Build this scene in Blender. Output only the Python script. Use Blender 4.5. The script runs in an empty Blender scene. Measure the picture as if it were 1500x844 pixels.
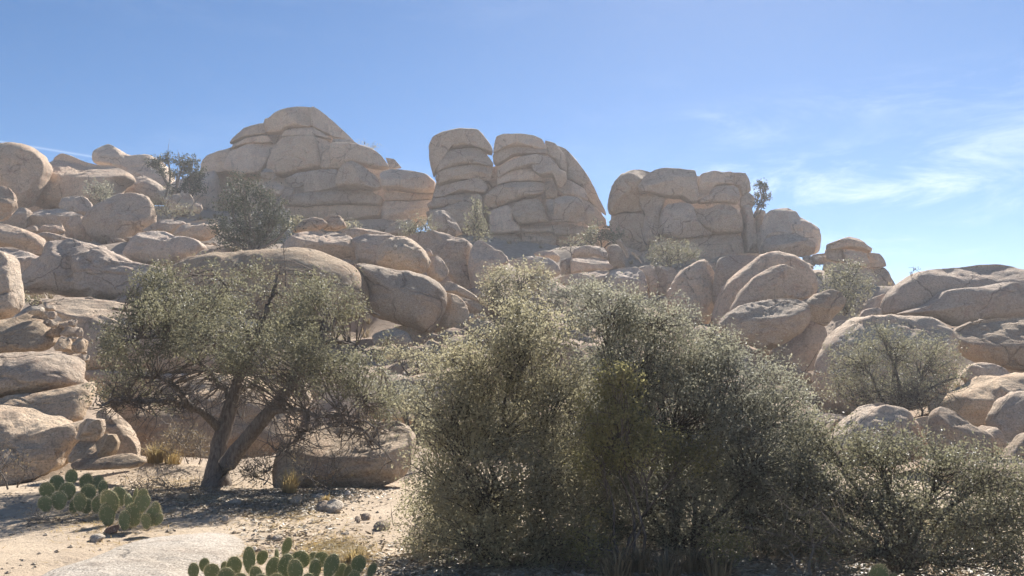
import bpy, math, random
import numpy as np
from mathutils import Vector
random.seed(7)
RNG = np.random.default_rng(7)
S = bpy.context.scene
C = S.collection

# ---------------------------------------------------------------- camera
CAM_H, PITCH, FPX, PX0, PY0 = 1.6, math.radians(6.8), 1155.0, 750.0, 422.0
cd = bpy.data.cameras.new('camera'); cam = bpy.data.objects.new('camera', cd); C.objects.link(cam)
cam.location = (0, 0, CAM_H); cam.rotation_euler = (math.radians(90) + PITCH, 0, 0)
cd.sensor_width = 36; cd.lens = FPX / 1500 * 36; cd.clip_start = .05; cd.clip_end = 5000
S.camera = cam

# ---------------------------------------------------------------- world, sun, exposure
SUN_EL, SUN_AZ = math.radians(40.5), math.radians(18)
W = bpy.data.worlds.new('World'); S.world = W; W.use_nodes = True
wn, wl = W.node_tree.nodes, W.node_tree.links
wn.clear()
def wnode(t, **k):
    n = wn.new(t)
    for a, b in k.items(): setattr(n, a, b)
    return n
def P(px, py, Y):
    a = (px - PX0) / FPX; b = (PY0 - py) / FPX
    d = Vector((a, math.cos(PITCH) - b * math.sin(PITCH), math.sin(PITCH) + b * math.cos(PITCH)))
    s = Y / d.y
    return Vector((d.x * s, Y, CAM_H + d.z * s))
def G(px, py, z=0.0):
    a = (px - PX0) / FPX; b = (PY0 - py) / FPX
    d = Vector((a, math.cos(PITCH) - b * math.sin(PITCH), math.sin(PITCH) + b * math.cos(PITCH)))
    s = (z - CAM_H) / d.z
    return Vector((d.x * s, d.y * s, z))
def ray(px, py):
    return (P(px, py, 10) - Vector((0, 0, CAM_H))).normalized()

sky = wnode('ShaderNodeTexSky', sky_type='NISHITA', sun_disc=False, sun_elevation=SUN_EL, sun_rotation=SUN_AZ,
            altitude=1200, air_density=.78, dust_density=0.28, ozone_density=2.5)
tc = wnode('ShaderNodeTexCoord')
def wmath(op, a, b=None, c=None):
    n = wnode('ShaderNodeMath', operation=op)
    for i, v in enumerate((a, b, c)):
        if v is None: continue
        if isinstance(v, (int, float)): n.inputs[i].default_value = v
        else: wl.new(v, n.inputs[i])
    return n.outputs[0]
def wdot(vec):
    n = wnode('ShaderNodeVectorMath', operation='DOT_PRODUCT'); wl.new(tc.outputs['Generated'], n.inputs[0])
    n.inputs[1].default_value = vec; return n.outputs['Value']
def patch(c0, along, su, sv, gain):
    """soft elongated cirrus bank centred on a direction of the sky"""
    c = ray(*c0); t = (ray(*along) - c); t = (t - c * t.dot(c)).normalized(); n = c.cross(t)
    q = wmath('ADD', wmath('POWER', wmath('DIVIDE', wdot(t), su), 2), wmath('POWER', wmath('DIVIDE', wdot(n), sv), 2))
    m = wmath('MULTIPLY', wmath('EXPONENT', wmath('MULTIPLY', q, -1)), wmath('GREATER_THAN', wdot(c), 0))
    return wmath('MULTIPLY', m, gain)
def streaks(scale, stretch, rot, lo, hi):
    mp = wnode('ShaderNodeMapping'); wl.new(tc.outputs['Generated'], mp.inputs[0])
    mp.inputs['Rotation'].default_value = rot; mp.inputs['Scale'].default_value = stretch
    nz = wnode('ShaderNodeTexNoise'); nz.inputs['Scale'].default_value = scale; nz.inputs['Detail'].default_value = 9
    nz.inputs['Roughness'].default_value = .62; nz.inputs['Distortion'].default_value = .5
    wl.new(mp.outputs[0], nz.inputs['Vector'])
    mr = wnode('ShaderNodeMapRange', interpolation_type='SMOOTHSTEP'); wl.new(nz.outputs['Fac'], mr.inputs[0])
    mr.inputs[1].default_value = lo; mr.inputs[2].default_value = hi
    return mr.outputs[0]
fine = streaks(5.5, (1, 1, 3.6), (0, math.radians(-8), 0), .42, .72)
wide = streaks(2.2, (1, 1, 3.0), (0, math.radians(12), 0), .50, .85)
bank = wmath('ADD', patch((1230, 285), (1400, 305), .17, .040, .6), patch((1400, 245), (1500, 205), .17, .05, .36))
bank = wmath('ADD', bank, patch((1075, 185), (1110, 190), .05, .014, .35))
bank = wmath('ADD', bank, patch((1400, 130), (1500, 118), .16, .02, .35))
cl = wmath('MULTIPLY', fine, bank)
cl = wmath('ADD', cl, wmath('MULTIPLY', wide, .10))
# contrail: narrow band round a great circle, fading along its length
ca, cb = ray(52, 216), ray(150, 232)
cn = ca.cross(cb).normalized(); cm = (ca + cb).normalized()
trail = wmath('MULTIPLY', wmath('EXPONENT', wmath('MULTIPLY', wmath('POWER', wmath('DIVIDE', wdot(cn), .0011), 2), -1)),
              wmath('EXPONENT', wmath('MULTIPLY', wmath('POWER', wmath('DIVIDE', wmath('SUBTRACT', 1, wdot(cm)), .012), 2), -1)))
cl = wmath('ADD', cl, wmath('MULTIPLY', trail, .2))
cl = wmath('MINIMUM', cl, .75)
mixc = wnode('ShaderNodeMix', data_type='RGBA'); wl.new(cl, mixc.inputs[0]); hs_ = wnode('ShaderNodeHueSaturation'); hs_.inputs['Saturation'].default_value = 1.26; hs_.inputs['Hue'].default_value = .498; wl.new(sky.outputs[0], hs_.inputs['Color']); wl.new(hs_.outputs[0], mixc.inputs[6])
mixc.inputs[7].default_value = (9.8, 10.6, 11.6, 1)
bg = wnode('ShaderNodeBackground'); bg.inputs[1].default_value = .057
wl.new(mixc.outputs[2], bg.inputs[0])
wo = wnode('ShaderNodeOutputWorld'); wl.new(bg.outputs[0], wo.inputs[0])
sl = bpy.data.lights.new('sun', 'SUN'); sl.energy = 5.0; sl.angle = math.radians(.53); sl.color = (1, .95, .87)
so = bpy.data.objects.new('sun', sl); C.objects.link(so)
SD = Vector((math.sin(SUN_AZ) * math.cos(SUN_EL), math.cos(SUN_AZ) * math.cos(SUN_EL), math.sin(SUN_EL)))
so.location = (20, 60, 80); so.rotation_euler = SD.to_track_quat('Z', 'Y').to_euler()
S.view_settings.view_transform = 'Standard'; S.view_settings.look = 'None'
S.view_settings.gamma = 1; S.view_settings.use_curve_mapping = False
S.view_settings.exposure = 1.2
S.render.engine = 'CYCLES'
# thin desert air: one closed volume round everything
hz = bpy.data.materials.new('haze'); hz.use_nodes = True; hz.node_tree.nodes.clear()
hv = hz.node_tree.nodes.new('ShaderNodeVolumePrincipled'); hv.inputs['Density'].default_value = .0009
hv.inputs['Color'].default_value = (.93, .95, 1, 1); hv.inputs['Anisotropy'].default_value = .35
hz.node_tree.links.new(hv.outputs[0], hz.node_tree.nodes.new('ShaderNodeOutputMaterial').inputs['Volume'])
S.cycles.use_denoising = True
S.cycles.max_bounces = 8; S.cycles.transparent_max_bounces = 8; S.cycles.volume_bounces = 1

# ---------------------------------------------------------------- materials
def mat(name):
    m = bpy.data.materials.new(name); m.use_nodes = True
    nt = m.node_tree; nt.nodes.clear()
    return m, nt
def N(nt, t, ins=None, **k):
    n = nt.nodes.new(t)
    for a, b in k.items(): setattr(n, a, b)
    for a, b in (ins or {}).items():
        if hasattr(b, 'is_output') or isinstance(b, bpy.types.NodeSocket): nt.links.new(b, n.inputs[a])
        else: n.inputs[a].default_value = b
    return n
def noise(nt, vec, scale, detail=5, rough=.55, dist=0.0):
    return N(nt, 'ShaderNodeTexNoise', {'Vector': vec, 'Scale': scale, 'Detail': detail, 'Roughness': rough, 'Distortion': dist}).outputs['Fac']
def ramp(nt, fac, lo, hi, a=0.0, b=1.0):
    return N(nt, 'ShaderNodeMapRange', {0: fac, 1: lo, 2: hi, 3: a, 4: b}, interpolation_type='SMOOTHSTEP').outputs[0]
def mixcol(nt, fac, a, b, mode='MIX'):
    n = N(nt, 'ShaderNodeMix', data_type='RGBA', blend_type=mode)
    for i, v in ((0, fac), (6, a), (7, b)):
        if isinstance(v, bpy.types.NodeSocket): nt.links.new(v, n.inputs[i])
        else: n.inputs[i].default_value = v if i == 0 else (*v, 1)
    return n.outputs[2]
def vmath(nt, op, a, b):
    n = N(nt, 'ShaderNodeVectorMath', operation=op)
    for i, v in enumerate((a, b)):
        if isinstance(v, bpy.types.NodeSocket): nt.links.new(v, n.inputs[i])
        else: n.inputs[i].default_value = v
    return n.outputs[0]
def smath(nt, op, a, b):
    n = N(nt, 'ShaderNodeMath', operation=op)
    for i, v in enumerate((a, b)):
        if isinstance(v, bpy.types.NodeSocket): nt.links.new(v, n.inputs[i])
        else: n.inputs[i].default_value = v
    return n.outputs[0]
def finish(nt, col, rough, height=None, dist=.05, strength=.6, spec=.25):
    b = N(nt, 'ShaderNodeBsdfPrincipled', {'Base Color': col, 'Roughness': rough, 'Specular IOR Level': spec})
    if height is not None:
        nt.links.new(N(nt, 'ShaderNodeBump', {'Height': height, 'Distance': dist, 'Strength': strength}).outputs[0], b.inputs['Normal'])
    nt.links.new(b.outputs[0], N(nt, 'ShaderNodeOutputMaterial').inputs[0])
    return b

def granite(name, light, mid, pink, dark, grain, bump=.2, spk=.55):
    m, nt = mat(name)
    co = N(nt, 'ShaderNodeTexCoord').outputs['Object']
    oi = N(nt, 'ShaderNodeObjectInfo')
    off = N(nt, 'ShaderNodeCombineXYZ', {0: smath(nt, 'MULTIPLY', oi.outputs['Random'], 91.0), 1: smath(nt, 'MULTIPLY', oi.outputs['Random'], 37.0), 2: 0.0}).outputs[0]
    v = vmath(nt, 'ADD', co, off)
    n1 = noise(nt, v, .5, 6, .62, .7); n2 = noise(nt, v, 1.5, 8, .66, .4); n3 = noise(nt, v, 7, 7, .72); n4 = noise(nt, v, grain, 4, .75)
    vs = N(nt, 'ShaderNodeMapping', {0: v, 'Scale': (1.5, 1.5, .2)}).outputs[0]
    st = noise(nt, vs, 1.3, 7, .68, .9)
    vh = N(nt, 'ShaderNodeMapping', {0: v, 'Scale': (.35, .35, 2.2), 'Rotation': (.15, .2, 0)}).outputs[0]
    ly = noise(nt, vh, 1.1, 6, .7, .5)
    wv = vmath(nt, 'ADD', v, N(nt, 'ShaderNodeVectorMath', {0: N(nt, 'ShaderNodeTexNoise', {'Vector': v, 'Scale': .9, 'Detail': 4.0}).outputs['Color'], 'Scale': 1.1}, operation='SCALE').outputs[0])
    ck = N(nt, 'ShaderNodeTexVoronoi', {'Vector': wv, 'Scale': .42, 'Randomness': 1.0}, feature='DISTANCE_TO_EDGE').outputs['Distance']
    ckm = smath(nt, 'MULTIPLY', ramp(nt, ck, .004, .022, 1, 0), ramp(nt, n1, .46, .56))
    c = mixcol(nt, ramp(nt, n1, .36, .64), light, mid)
    c = mixcol(nt, ramp(nt, n2, .47, .70, 0, .8), c, pink)
    c = mixcol(nt, ramp(nt, noise(nt, v, .33, 5, .7, 1.0), .58, .74, 0, .4), c, (.44, .285, .19))
    c = mixcol(nt, ramp(nt, st, .53, .72, 0, .65), c, dark)
    c = mixcol(nt, ramp(nt, ly, .54, .74, 0, .4), c, dark)
    c = mixcol(nt, ramp(nt, n3, .52, .70, 0, .4), c, dark)
    c = mixcol(nt, ramp(nt, n4, .45, .63, 0, spk), c, tuple(x * .8 for x in dark))
    c = mixcol(nt, ramp(nt, noise(nt, v, grain * .63, 3, .7), .56, .68, 0, spk), c, (.72, .63, .53))
    c = mixcol(nt, smath(nt, 'MULTIPLY', ckm, .45), c, tuple(x * .45 for x in dark))
    hs = N(nt, 'ShaderNodeHueSaturation', {'Color': c, 'Saturation': ramp(nt, N(nt, 'ShaderNodeTexWhiteNoise', {'W': oi.outputs['Random']}, noise_dimensions='1D').outputs['Value'], 0, 1, .98, 1.24), 'Value': ramp(nt, oi.outputs['Random'], 0, 1, .84, 1.16)}).outputs[0]
    h = smath(nt, 'ADD', smath(nt, 'MULTIPLY', n2, 1.5), smath(nt, 'MULTIPLY', n3, .7))
    h = smath(nt, 'ADD', h, smath(nt, 'MULTIPLY', n4, .22))
    h = smath(nt, 'ADD', h, smath(nt, 'MULTIPLY', ly, .5))
    h = smath(nt, 'SUBTRACT', h, smath(nt, 'MULTIPLY', ckm, .5))
    finish(nt, hs, .9, h, bump, .8, .15)
    return m
GRAN = granite('granite_near', (.61, .49, .37), (.53, .415, .31), (.53, .38, .28), (.27, .21, .165), 24)
GRAN_F = granite('granite_far', (.62, .50, .395), (.54, .425, .335), (.55, .395, .31), (.27, .215, .18), 12, .26, .4)

def soil():
    m, nt = mat('desert_soil')
    v = N(nt, 'ShaderNodeNewGeometry').outputs['Position']
    n1 = noise(nt, v, .45, 6, .6, .5); n2 = noise(nt, v, 3.2, 7, .65); n3 = noise(nt, v, 24, 4, .7); n4 = noise(nt, v, 110, 2, .6)
    sx = N(nt, 'ShaderNodeSeparateXYZ', {0: v})
    rocky = ramp(nt, smath(nt, 'ADD', sx.outputs[1], smath(nt, 'MULTIPLY', n1, 6.0)), 16.5, 21.0)
    c = mixcol(nt, ramp(nt, n1, .35, .65), (.48, .385, .285), (.40, .315, .23))
    c = mixcol(nt, rocky, c, mixcol(nt, ramp(nt, n2, .4, .65), (.38, .295, .225), (.28, .215, .165)))
    c = mixcol(nt, ramp(nt, n2, .48, .74, 0, .7), c, (.36, .28, .205))
    c = mixcol(nt, ramp(nt, n3, .55, .72, 0, .6), c, (.25, .195, .145))
    c = mixcol(nt, ramp(nt, n4, .58, .7, 0, .5), c, (.62, .54, .44))
    h = smath(nt, 'ADD', smath(nt, 'MULTIPLY', n2, 1.0), smath(nt, 'MULTIPLY', n3, .35))
    h = smath(nt, 'ADD', h, smath(nt, 'MULTIPLY', n4, .12))
    finish(nt, c, .95, h, .07, .8, .1)
    return m
SOIL = soil()

def leafmat(name, cols, trans, rough=.5, spec=.3, tw=.35):
    m, nt = mat(name)
    g = N(nt, 'ShaderNodeNewGeometry')
    r = g.outputs['Random Per Island']
    cr = N(nt, 'ShaderNodeValToRGB', {'Fac': r}); cr.color_ramp.interpolation = 'LINEAR'
    e = cr.color_ramp.elements
    e[0].color = (*cols[0], 1); e[1].color = (*cols[-1], 1)
    for i, c in enumerate(cols[1:-1]):
        x = e.new((i + 1) / (len(cols) - 1)); x.color = (*c, 1)
    cl_ = noise(nt, g.outputs['Position'], 1.6, 5, .65)
    c = mixcol(nt, 1.0, cr.outputs[0], N(nt, 'ShaderNodeCombineColor', {0: ramp(nt, cl_, .3, .7, .58, 1.42), 1: ramp(nt, cl_, .3, .7, .62, 1.36), 2: ramp(nt, cl_, .3, .7, .7, 1.2)}).outputs[0], 'MULTIPLY')
    b = N(nt, 'ShaderNodeBsdfPrincipled', {'Base Color': c, 'Roughness': rough, 'Specular IOR Level': spec})
    t = N(nt, 'ShaderNodeBsdfTranslucent', {'Color': mixcol(nt, .5, c, trans)})
    mx = N(nt, 'ShaderNodeMixShader', {0: tw, 1: b.outputs[0], 2: t.outputs[0]})
    nt.links.new(mx.outputs[0], N(nt, 'ShaderNodeOutputMaterial').inputs[0])
    return m
LEAF = {
 'oak':   leafmat('oak_leaves', [(.13, .127, .09), (.188, .181, .128), (.25, .24, .178), (.16, .156, .112)], (.37, .35, .21), tw=.42),
 'olive': leafmat('olive_leaves', [(.22, .206, .134), (.295, .274, .183), (.365, .338, .24), (.25, .232, .157)], (.53, .48, .31), tw=.5),
 'grey':  leafmat('grey_green_leaves', [(.185, .185, .14), (.255, .251, .192), (.325, .317, .246), (.212, .21, .163)], (.40, .385, .29), tw=.48),
 'yellow':leafmat('yellow_green_leaves', [(.20, .192, .09), (.275, .256, .128), (.325, .298, .16), (.225, .21, .105)], (.46, .42, .19), tw=.47),
 'pine':  leafmat('conifer_needles', [(.05, .06, .043), (.082, .092, .062), (.128, .132, .094), (.068, .077, .053)], (.12, .13, .08), tw=.25),
 'pale':  leafmat('pale_leaves', [(.185, .18, .125), (.245, .234, .168), (.30, .284, .208), (.21, .20, .144)], (.33, .31, .20)),
 'dry':   leafmat('dry_stems', [(.22, .17, .11), (.30, .24, .16), (.36, .29, .19), (.19, .145, .10)], (.3, .24, .14)),
 'straw': leafmat('straw_grass', [(.36, .26, .12), (.44, .33, .17), (.52, .41, .23), (.33, .23, .10)], (.5, .38, .16), tw=.45),
 'litter':leafmat('fallen_leaves', [(.20, .15, .10), (.30, .24, .17), (.45, .39, .31), (.14, .105, .075)], (.2, .15, .1), tw=.05),
}
def bark(name, a, b):
    m, nt = mat(name)
    v = N(nt, 'ShaderNodeTexCoord').outputs['Object']
    vs = N(nt, 'ShaderNodeMapping', {0: v, 'Scale': (1, 1, .25)}).outputs[0]
    n1 = noise(nt, vs, 30, 6, .7); n2 = noise(nt, v, 4, 4)
    c = mixcol(nt, ramp(nt, n1, .35, .65), a, b); c = mixcol(nt, ramp(nt, n2, .4, .7, 0, .5), c, b)
    finish(nt, c, .95, n1, .03, .9, .1)
    return m
BARK = bark('oak_bark', (.27, .23, .195), (.125, .102, .085))
TWIG = bark('grey_twigs', (.165, .145, .125), (.09, .075, .063))
DEAD = bark('dead_wood', (.36, .31, .26), (.21, .175, .145))
def cactusmat():
    m, nt = mat('cactus_skin')
    v = N(nt, 'ShaderNodeTexCoord').outputs['Object']; oi = N(nt, 'ShaderNodeObjectInfo').outputs['Random']
    n = noise(nt, v, 14, 4, .6)
    c = mixcol(nt, oi, (.145, .19, .08), (.20, .23, .105)); c = mixcol(nt, ramp(nt, n, .45, .75, 0, .6), c, (.20, .175, .09))
    vo = N(nt, 'ShaderNodeTexVoronoi', {'Vector': v, 'Scale': 34.0, 'Randomness': .35}).outputs['Distance']
    c = mixcol(nt, ramp(nt, vo, .10, .2, .8, 0), c, (.32, .27, .15))
    pv = vmath(nt, 'SUBTRACT', v, (0, 0, .5)); ln = N(nt, 'ShaderNodeVectorMath', {0: pv}, operation='LENGTH').outputs['Value']
    c = mixcol(nt, ramp(nt, ln, .36, .53, 0, .65), c, (.33, .30, .13))
    b = N(nt, 'ShaderNodeBsdfPrincipled', {'Base Color': c, 'Roughness': .5, 'Specular IOR Level': .35})
    nt.links.new(N(nt, 'ShaderNodeBump', {'Height': vo, 'Distance': .012, 'Strength': .6}).outputs[0], b.inputs['Normal'])
    nt.links.new(b.outputs[0], N(nt, 'ShaderNodeOutputMaterial').inputs[0])
    return m
CACT = cactusmat()
def plain(name, col, rough=.8):
    m, nt = mat(name)
    v = N(nt, 'ShaderNodeTexCoord').outputs['Object']
    finish(nt, mixcol(nt, noise(nt, v, 40, 4), tuple(x * .75 for x in col), tuple(x * 1.2 for x in col)), rough)
    return m
SPINE = plain('cactus_spines', (.70, .60, .38))
PALESTONE = granite('pale_stone', (.60, .53, .45), (.50, .43, .35), (.48, .39, .31), (.28, .235, .19), 48, .06, .85)
REDSTONE = granite('red_stone', (.34, .22, .16), (.28, .175, .125), (.30, .18, .12), (.14, .10, .08), 60, .05)

# ---------------------------------------------------------------- helpers
def mesh_np(name, V, F, material, smooth=False):
    """V (n,3), F (m,k) same-size polygons"""
    me = bpy.data.meshes.new(name)
    V = np.asarray(V, np.float32); F = np.asarray(F, np.int32)
    me.vertices.add(len(V)); me.vertices.foreach_set('co', V.ravel())
    k = F.shape[1]
    me.loops.add(F.size); me.loops.foreach_set('vertex_index', F.ravel())
    me.polygons.add(len(F)); me.polygons.foreach_set('loop_start', np.arange(0, F.size, k, dtype=np.int32))
    me.polygons.foreach_set('use_smooth', np.full(len(F), smooth))
    me.update(calc_edges=True); me.validate()
    me.materials.append(material)
    return me
def link(name, me, loc=(0, 0, 0), parent=None, **props):
    o = bpy.data.objects.new(name, me); C.objects.link(o)
    if parent is not None:
        o.parent = parent; o.location = Vector(loc) - Vector(parent['_w'])
    else: o.location = loc
    for k, v in props.items():
        if v is not None: o[k] = v
    return o
ROOTS = []
def thing(name, label, cat, loc, group=None):
    o = bpy.data.objects.new(name, None); C.objects.link(o); o.location = loc; o.empty_display_size = .2
    o['_w'] = list(loc); o['label'] = label; o['category'] = cat
    if group: o['group'] = group
    ROOTS.append(o)
    return o
def vnoise(Pt, seed=0):
    Pt = np.asarray(Pt, np.float64) + 1000.0 + seed * 17.13
    i = np.floor(Pt).astype(np.int64); f = Pt - i; f = f * f * f * (f * (f * 6 - 15) + 10)
    def h(a, b, c):
        n = (a * 374761393 + b * 668265263 + c * 2147483647 + seed * 144665) & 0xffffffff
        n = ((n ^ (n >> 13)) * 1274126177) & 0xffffffff
        n = ((n ^ (n >> 16)) * 2246822519) & 0xffffffff
        return ((n ^ (n >> 15)) & 0xffff) / 32767.5 - 1
    x, y, z = i.T; r = 0
    for dx in (0, 1):
        for dy in (0, 1):
            for dz in (0, 1):
                w = (f[:, 0] if dx else 1 - f[:, 0]) * (f[:, 1] if dy else 1 - f[:, 1]) * (f[:, 2] if dz else 1 - f[:, 2])
                r = r + w * h(x + dx, y + dy, z + dz)
    return r
def fbm(Pt, seed=0, octs=4, gain=.5):
    Pt = np.asarray(Pt); a, r = 1.0, 0
    for k in range(octs):
        r = r + a * vnoise(Pt * 2 ** k, seed + k); a *= gain
    return r
def smooth_closed(pts, n, tight=.5):
    p = np.asarray(pts, float); m = len(p); out = []
    for i in range(m):
        p0, p1, p2, p3 = p[i - 1], p[i], p[(i + 1) % m], p[(i + 2) % m]
        t = np.linspace(0, 1, 12, endpoint=False)[:, None]
        m1, m2 = (p2 - p0) * .5 * tight * 1.6, (p3 - p1) * .5 * tight * 1.6
        L = np.linalg.norm(p2 - p1); 
        for mm in (m1, m2):
            q = np.linalg.norm(mm)
            if q > L: mm *= L / q
        out.append((2 * t**3 - 3 * t**2 + 1) * p1 + (t**3 - 2 * t**2 + t) * m1 + (-2 * t**3 + 3 * t**2) * p2 + (t**3 - t**2) * m2)
    q = np.concatenate(out)
    d = np.linalg.norm(np.roll(q, -1, 0) - q, axis=1); s = np.concatenate([[0], np.cumsum(d)])
    u = np.linspace(0, s[-1], n, endpoint=False); qq = np.vstack([q, q[:1]])
    return np.stack([np.interp(u, s, qq[:, 0]), np.interp(u, s, qq[:, 1])], 1)
def parse(s):
    return [tuple(float(v) for v in a.split(',')) for a in s.replace(';', ' ').split()]
_seed = [0]
def rock_mesh(name, pts, Y, material, t=.62, p=2.7, l=.28, f=3, a=(), cr=(), n=84, k=15, rough=1.0, tmax=2.4, seed=None, tight=.4):
    """a solid stone: outline at depth Y, swollen front and back, cut by planes, roughened; returns mesh, origin"""
    _seed[0] += 1; seed = _seed[0] if seed is None else seed
    rr = random.Random(seed * 7 + 3)
    o = smooth_closed(pts, n, tight)
    B = np.array([P(x, y, Y) for x, y in o])[:, [0, 2]]
    x0, x1, z0, z1 = B[:, 0].min(), B[:, 0].max(), B[:, 1].min(), B[:, 1].max()
    nx, nz = np.roll(B[:, 0], -1), np.roll(B[:, 1], -1)
    cross = B[:, 0] * nz - nx * B[:, 1]; A = cross.sum() / 2
    c = np.array([((B[:, 0] + nx) * cross).sum(), ((B[:, 1] + nz) * cross).sum()]) / (6 * A)
    R = math.sqrt(abs(A) / math.pi); T = min(R * t * 1.25, tmax)
    w2, h2 = (x1 - x0) / 2, (z1 - z0) / 2
    r = np.sin(np.linspace(0, math.pi / 2, k + 1))[1:]
    ring = c + r[:, None, None] * (B - c)                         # k,n,2
    r3 = np.broadcast_to(r[:, None], ring.shape[:2])
    f0 = np.clip(1 - r3 ** p, 0, 1) ** (1 / p)
    U, V_ = (ring[..., 0] - c[0]) / w2, (ring[..., 1] - c[1]) / h2
    ff = f0.copy()
    fac = list(a)
    for _ in range(f):
        fac.append((rr.choice((35, 60, 90, 120, 150, 90, 20, 160, -60, -120)) + rr.uniform(-18, 18), rr.uniform(.0, .5), rr.uniform(.5, 1.5)))
    cf = 1.0
    for ang, off, sl_ in fac:
        ca_, sa_ = math.cos(math.radians(ang)), math.sin(math.radians(ang))
        g = 1.0 - sl_ * ((U * ca_ + V_ * sa_) - off); e = ff - g
        ff = ff - .5 * (e + np.sqrt(e * e + .0009))
        cf = min(cf, 1.0 + sl_ * off)
    ff = np.minimum(ff, f0); ff = np.where(r3 >= .9999, 0, ff)
    ff = np.maximum(ff, -.15 * (1 - r3))
    def depth(fr, zz): return fr + l * (zz - c[1]) * .9
    front = np.stack([ring[..., 0], Y + depth(-T * ff, ring[..., 1]), ring[..., 1]], -1)
    back = np.stack([ring[:-1, :, 0], Y + depth(T * .8 * f0[:-1], ring[:-1, :, 1]), ring[:-1, :, 1]], -1)
    ctrf = np.array([[c[0], Y - T * ff[0].mean(), c[1]]]); ctrb = np.array([[c[0], Y + T * .8, c[1]]])
    Vv = np.concatenate([front.reshape(-1, 3), back.reshape(-1, 3), ctrf, ctrb])
    # roughen
    cc = np.array([c[0], Y, c[1]])
    dirv = (Vv - cc) / np.array([w2, max(T, .3 * R), h2]); dirv /= np.linalg.norm(dirv, axis=1, keepdims=True) + 1e-6
    big = fbm(Vv * (1.0 / R), seed, 3) * .05 * R
    q = Vv + .2 * np.stack([vnoise(Vv * 1.1, seed + 40)] * 3, 1)
    small = fbm(q * 1.9, seed + 9, 4, .55) * min(.075, .065 * R)
    rg = np.abs(fbm(q * np.array([.55, .55, .9]) * (1.4 if R < 2 else .8), seed + 21, 3)); pit = -np.clip(.10 - rg, 0, .1) * min(1.0, R * .5) * 1.0
    edge = np.concatenate([np.where(r3 > .97, .45, 1).reshape(-1), np.ones(len(back.reshape(-1, 3)) + 2)])
    Vv = Vv + dirv * ((big + small + pit) * rough * edge)[:, None]
    # carved joints
    for pl in cr:
        wpx = pl[0]; q = np.array([P(x, y, Y) for x, y in pl[1]])[:, [0, 2]]; wid = wpx / FPX * Y
        d = np.full(len(Vv), 9e9)
        for s0, s1 in zip(q[:-1], q[1:]):
            e = s1 - s0; tt = np.clip(((Vv[:, [0, 2]] - s0) @ e) / (e @ e), 0, 1)
            d = np.minimum(d, np.linalg.norm(Vv[:, [0, 2]] - s0 - tt[:, None] * e, axis=1))
        nf = n * k; m = np.zeros(len(Vv)); m[:nf] = 1
        Vv[:, 1] += m * np.exp(-(d / wid) ** 2) * wid * 1.7
    idx = np.arange(n); nxt = (idx + 1) % n; Fq = []
    for j in range(k - 1):
        a0, b0 = j * n, (j + 1) * n
        Fq.append(np.stack([a0 + idx, b0 + idx, b0 + nxt, a0 + nxt], 1))
    ob = k * n
    for j in range(k - 1):
        a0 = ob + j * n; b0 = ob + (j + 1) * n if j < k - 2 else (k - 1) * n
        Fq.append(np.stack([a0 + nxt, b0 + nxt, b0 + idx, a0 + idx], 1))
    Fq = np.concatenate(Fq)
    cf_, cb_ = len(Vv) - 2, len(Vv) - 1
    me = bpy.data.meshes.new(name)
    if A < 0: flip = False
    else: flip = True
    tri = [(cf_, int(i), int(j)) for i, j in zip(idx, nxt)] + [(cb_, ob + int(j), ob + int(i)) for i, j in zip(idx, nxt)]
    org = Vector((c[0], Y, z0))
    faces = Fq.tolist() + tri
    if not flip: pass
    me.from_pydata((Vv - np.array(org)).tolist(), [], faces)
    me.polygons.foreach_set('use_smooth', np.ones(len(me.polygons), bool))
    me.materials.append(material); me.update()
    import bmesh
    bm = bmesh.new(); bm.from_mesh(me); bmesh.ops.recalc_face_normals(bm, faces=bm.faces); bm.to_mesh(me); bm.free()
    return me, org
ANCH = []
GRP = 'boulders piled on the hillside'
def boulder(name, label, Y, pts, group=GRP, material=None, cat=None, anchor=True, **kw):
    pts = parse(pts) if isinstance(pts, str) else pts
    m = material or (GRAN if Y < 36 else GRAN_F)
    me, org = rock_mesh(name, pts, Y, m, **kw)
    o = link(name, me, org, label=label, category=cat or name.split('_')[-1], group=group)
    if anchor: ANCH.append((org.x, Y, org.z))
    return o
def outcrop(name, label, cat, Y, basepx, core, blocks, group=None, t=.42, p=4.2, l=.2, f=3, dy=2.1):
    root = thing(name, label, cat, P(*basepx, Y), group)
    ANCH.append(tuple(root.location))
    def add(nm, s, Yb, **kw):
        me, org = rock_mesh(nm, parse(s), Yb, GRAN_F if Y > 36 else GRAN, **{**dict(t=t, p=p, l=l, f=f, tight=.2, rough=.65), **kw})
        link(nm, me, org, root)
    for cs in ([core] if isinstance(core, str) else core):
        if cs: add('bedrock_core', cs, Y + dy, t=.3, p=5, rough=.7, tmax=1.25)
    for b in blocks:
        s, off, kw = (b, 0, {}) if isinstance(b, str) else (b[0], b[1], b[2] if len(b) > 2 else {})
        add(kw.pop('nm', 'rock_block'), s, Y + off, **kw)
    return root

def haze_box():
    x, y0, y1, z0, z1 = 950, -950, 1550, -2.5, 36
    V = [(-x, y0, z0), (x, y0, z0), (x, y1, z0), (-x, y1, z0), (-x, y0, z1), (x, y0, z1), (x, y1, z1), (-x, y1, z1)]
    me = bpy.data.meshes.new('haze'); me.from_pydata(V, [], [(3, 2, 1, 0), (4, 5, 6, 7), (0, 1, 5, 4), (1, 2, 6, 5), (2, 3, 7, 6), (3, 0, 4, 7)])
    me.materials.append(hz); link('haze', me, kind='stuff')
haze_box()
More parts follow.
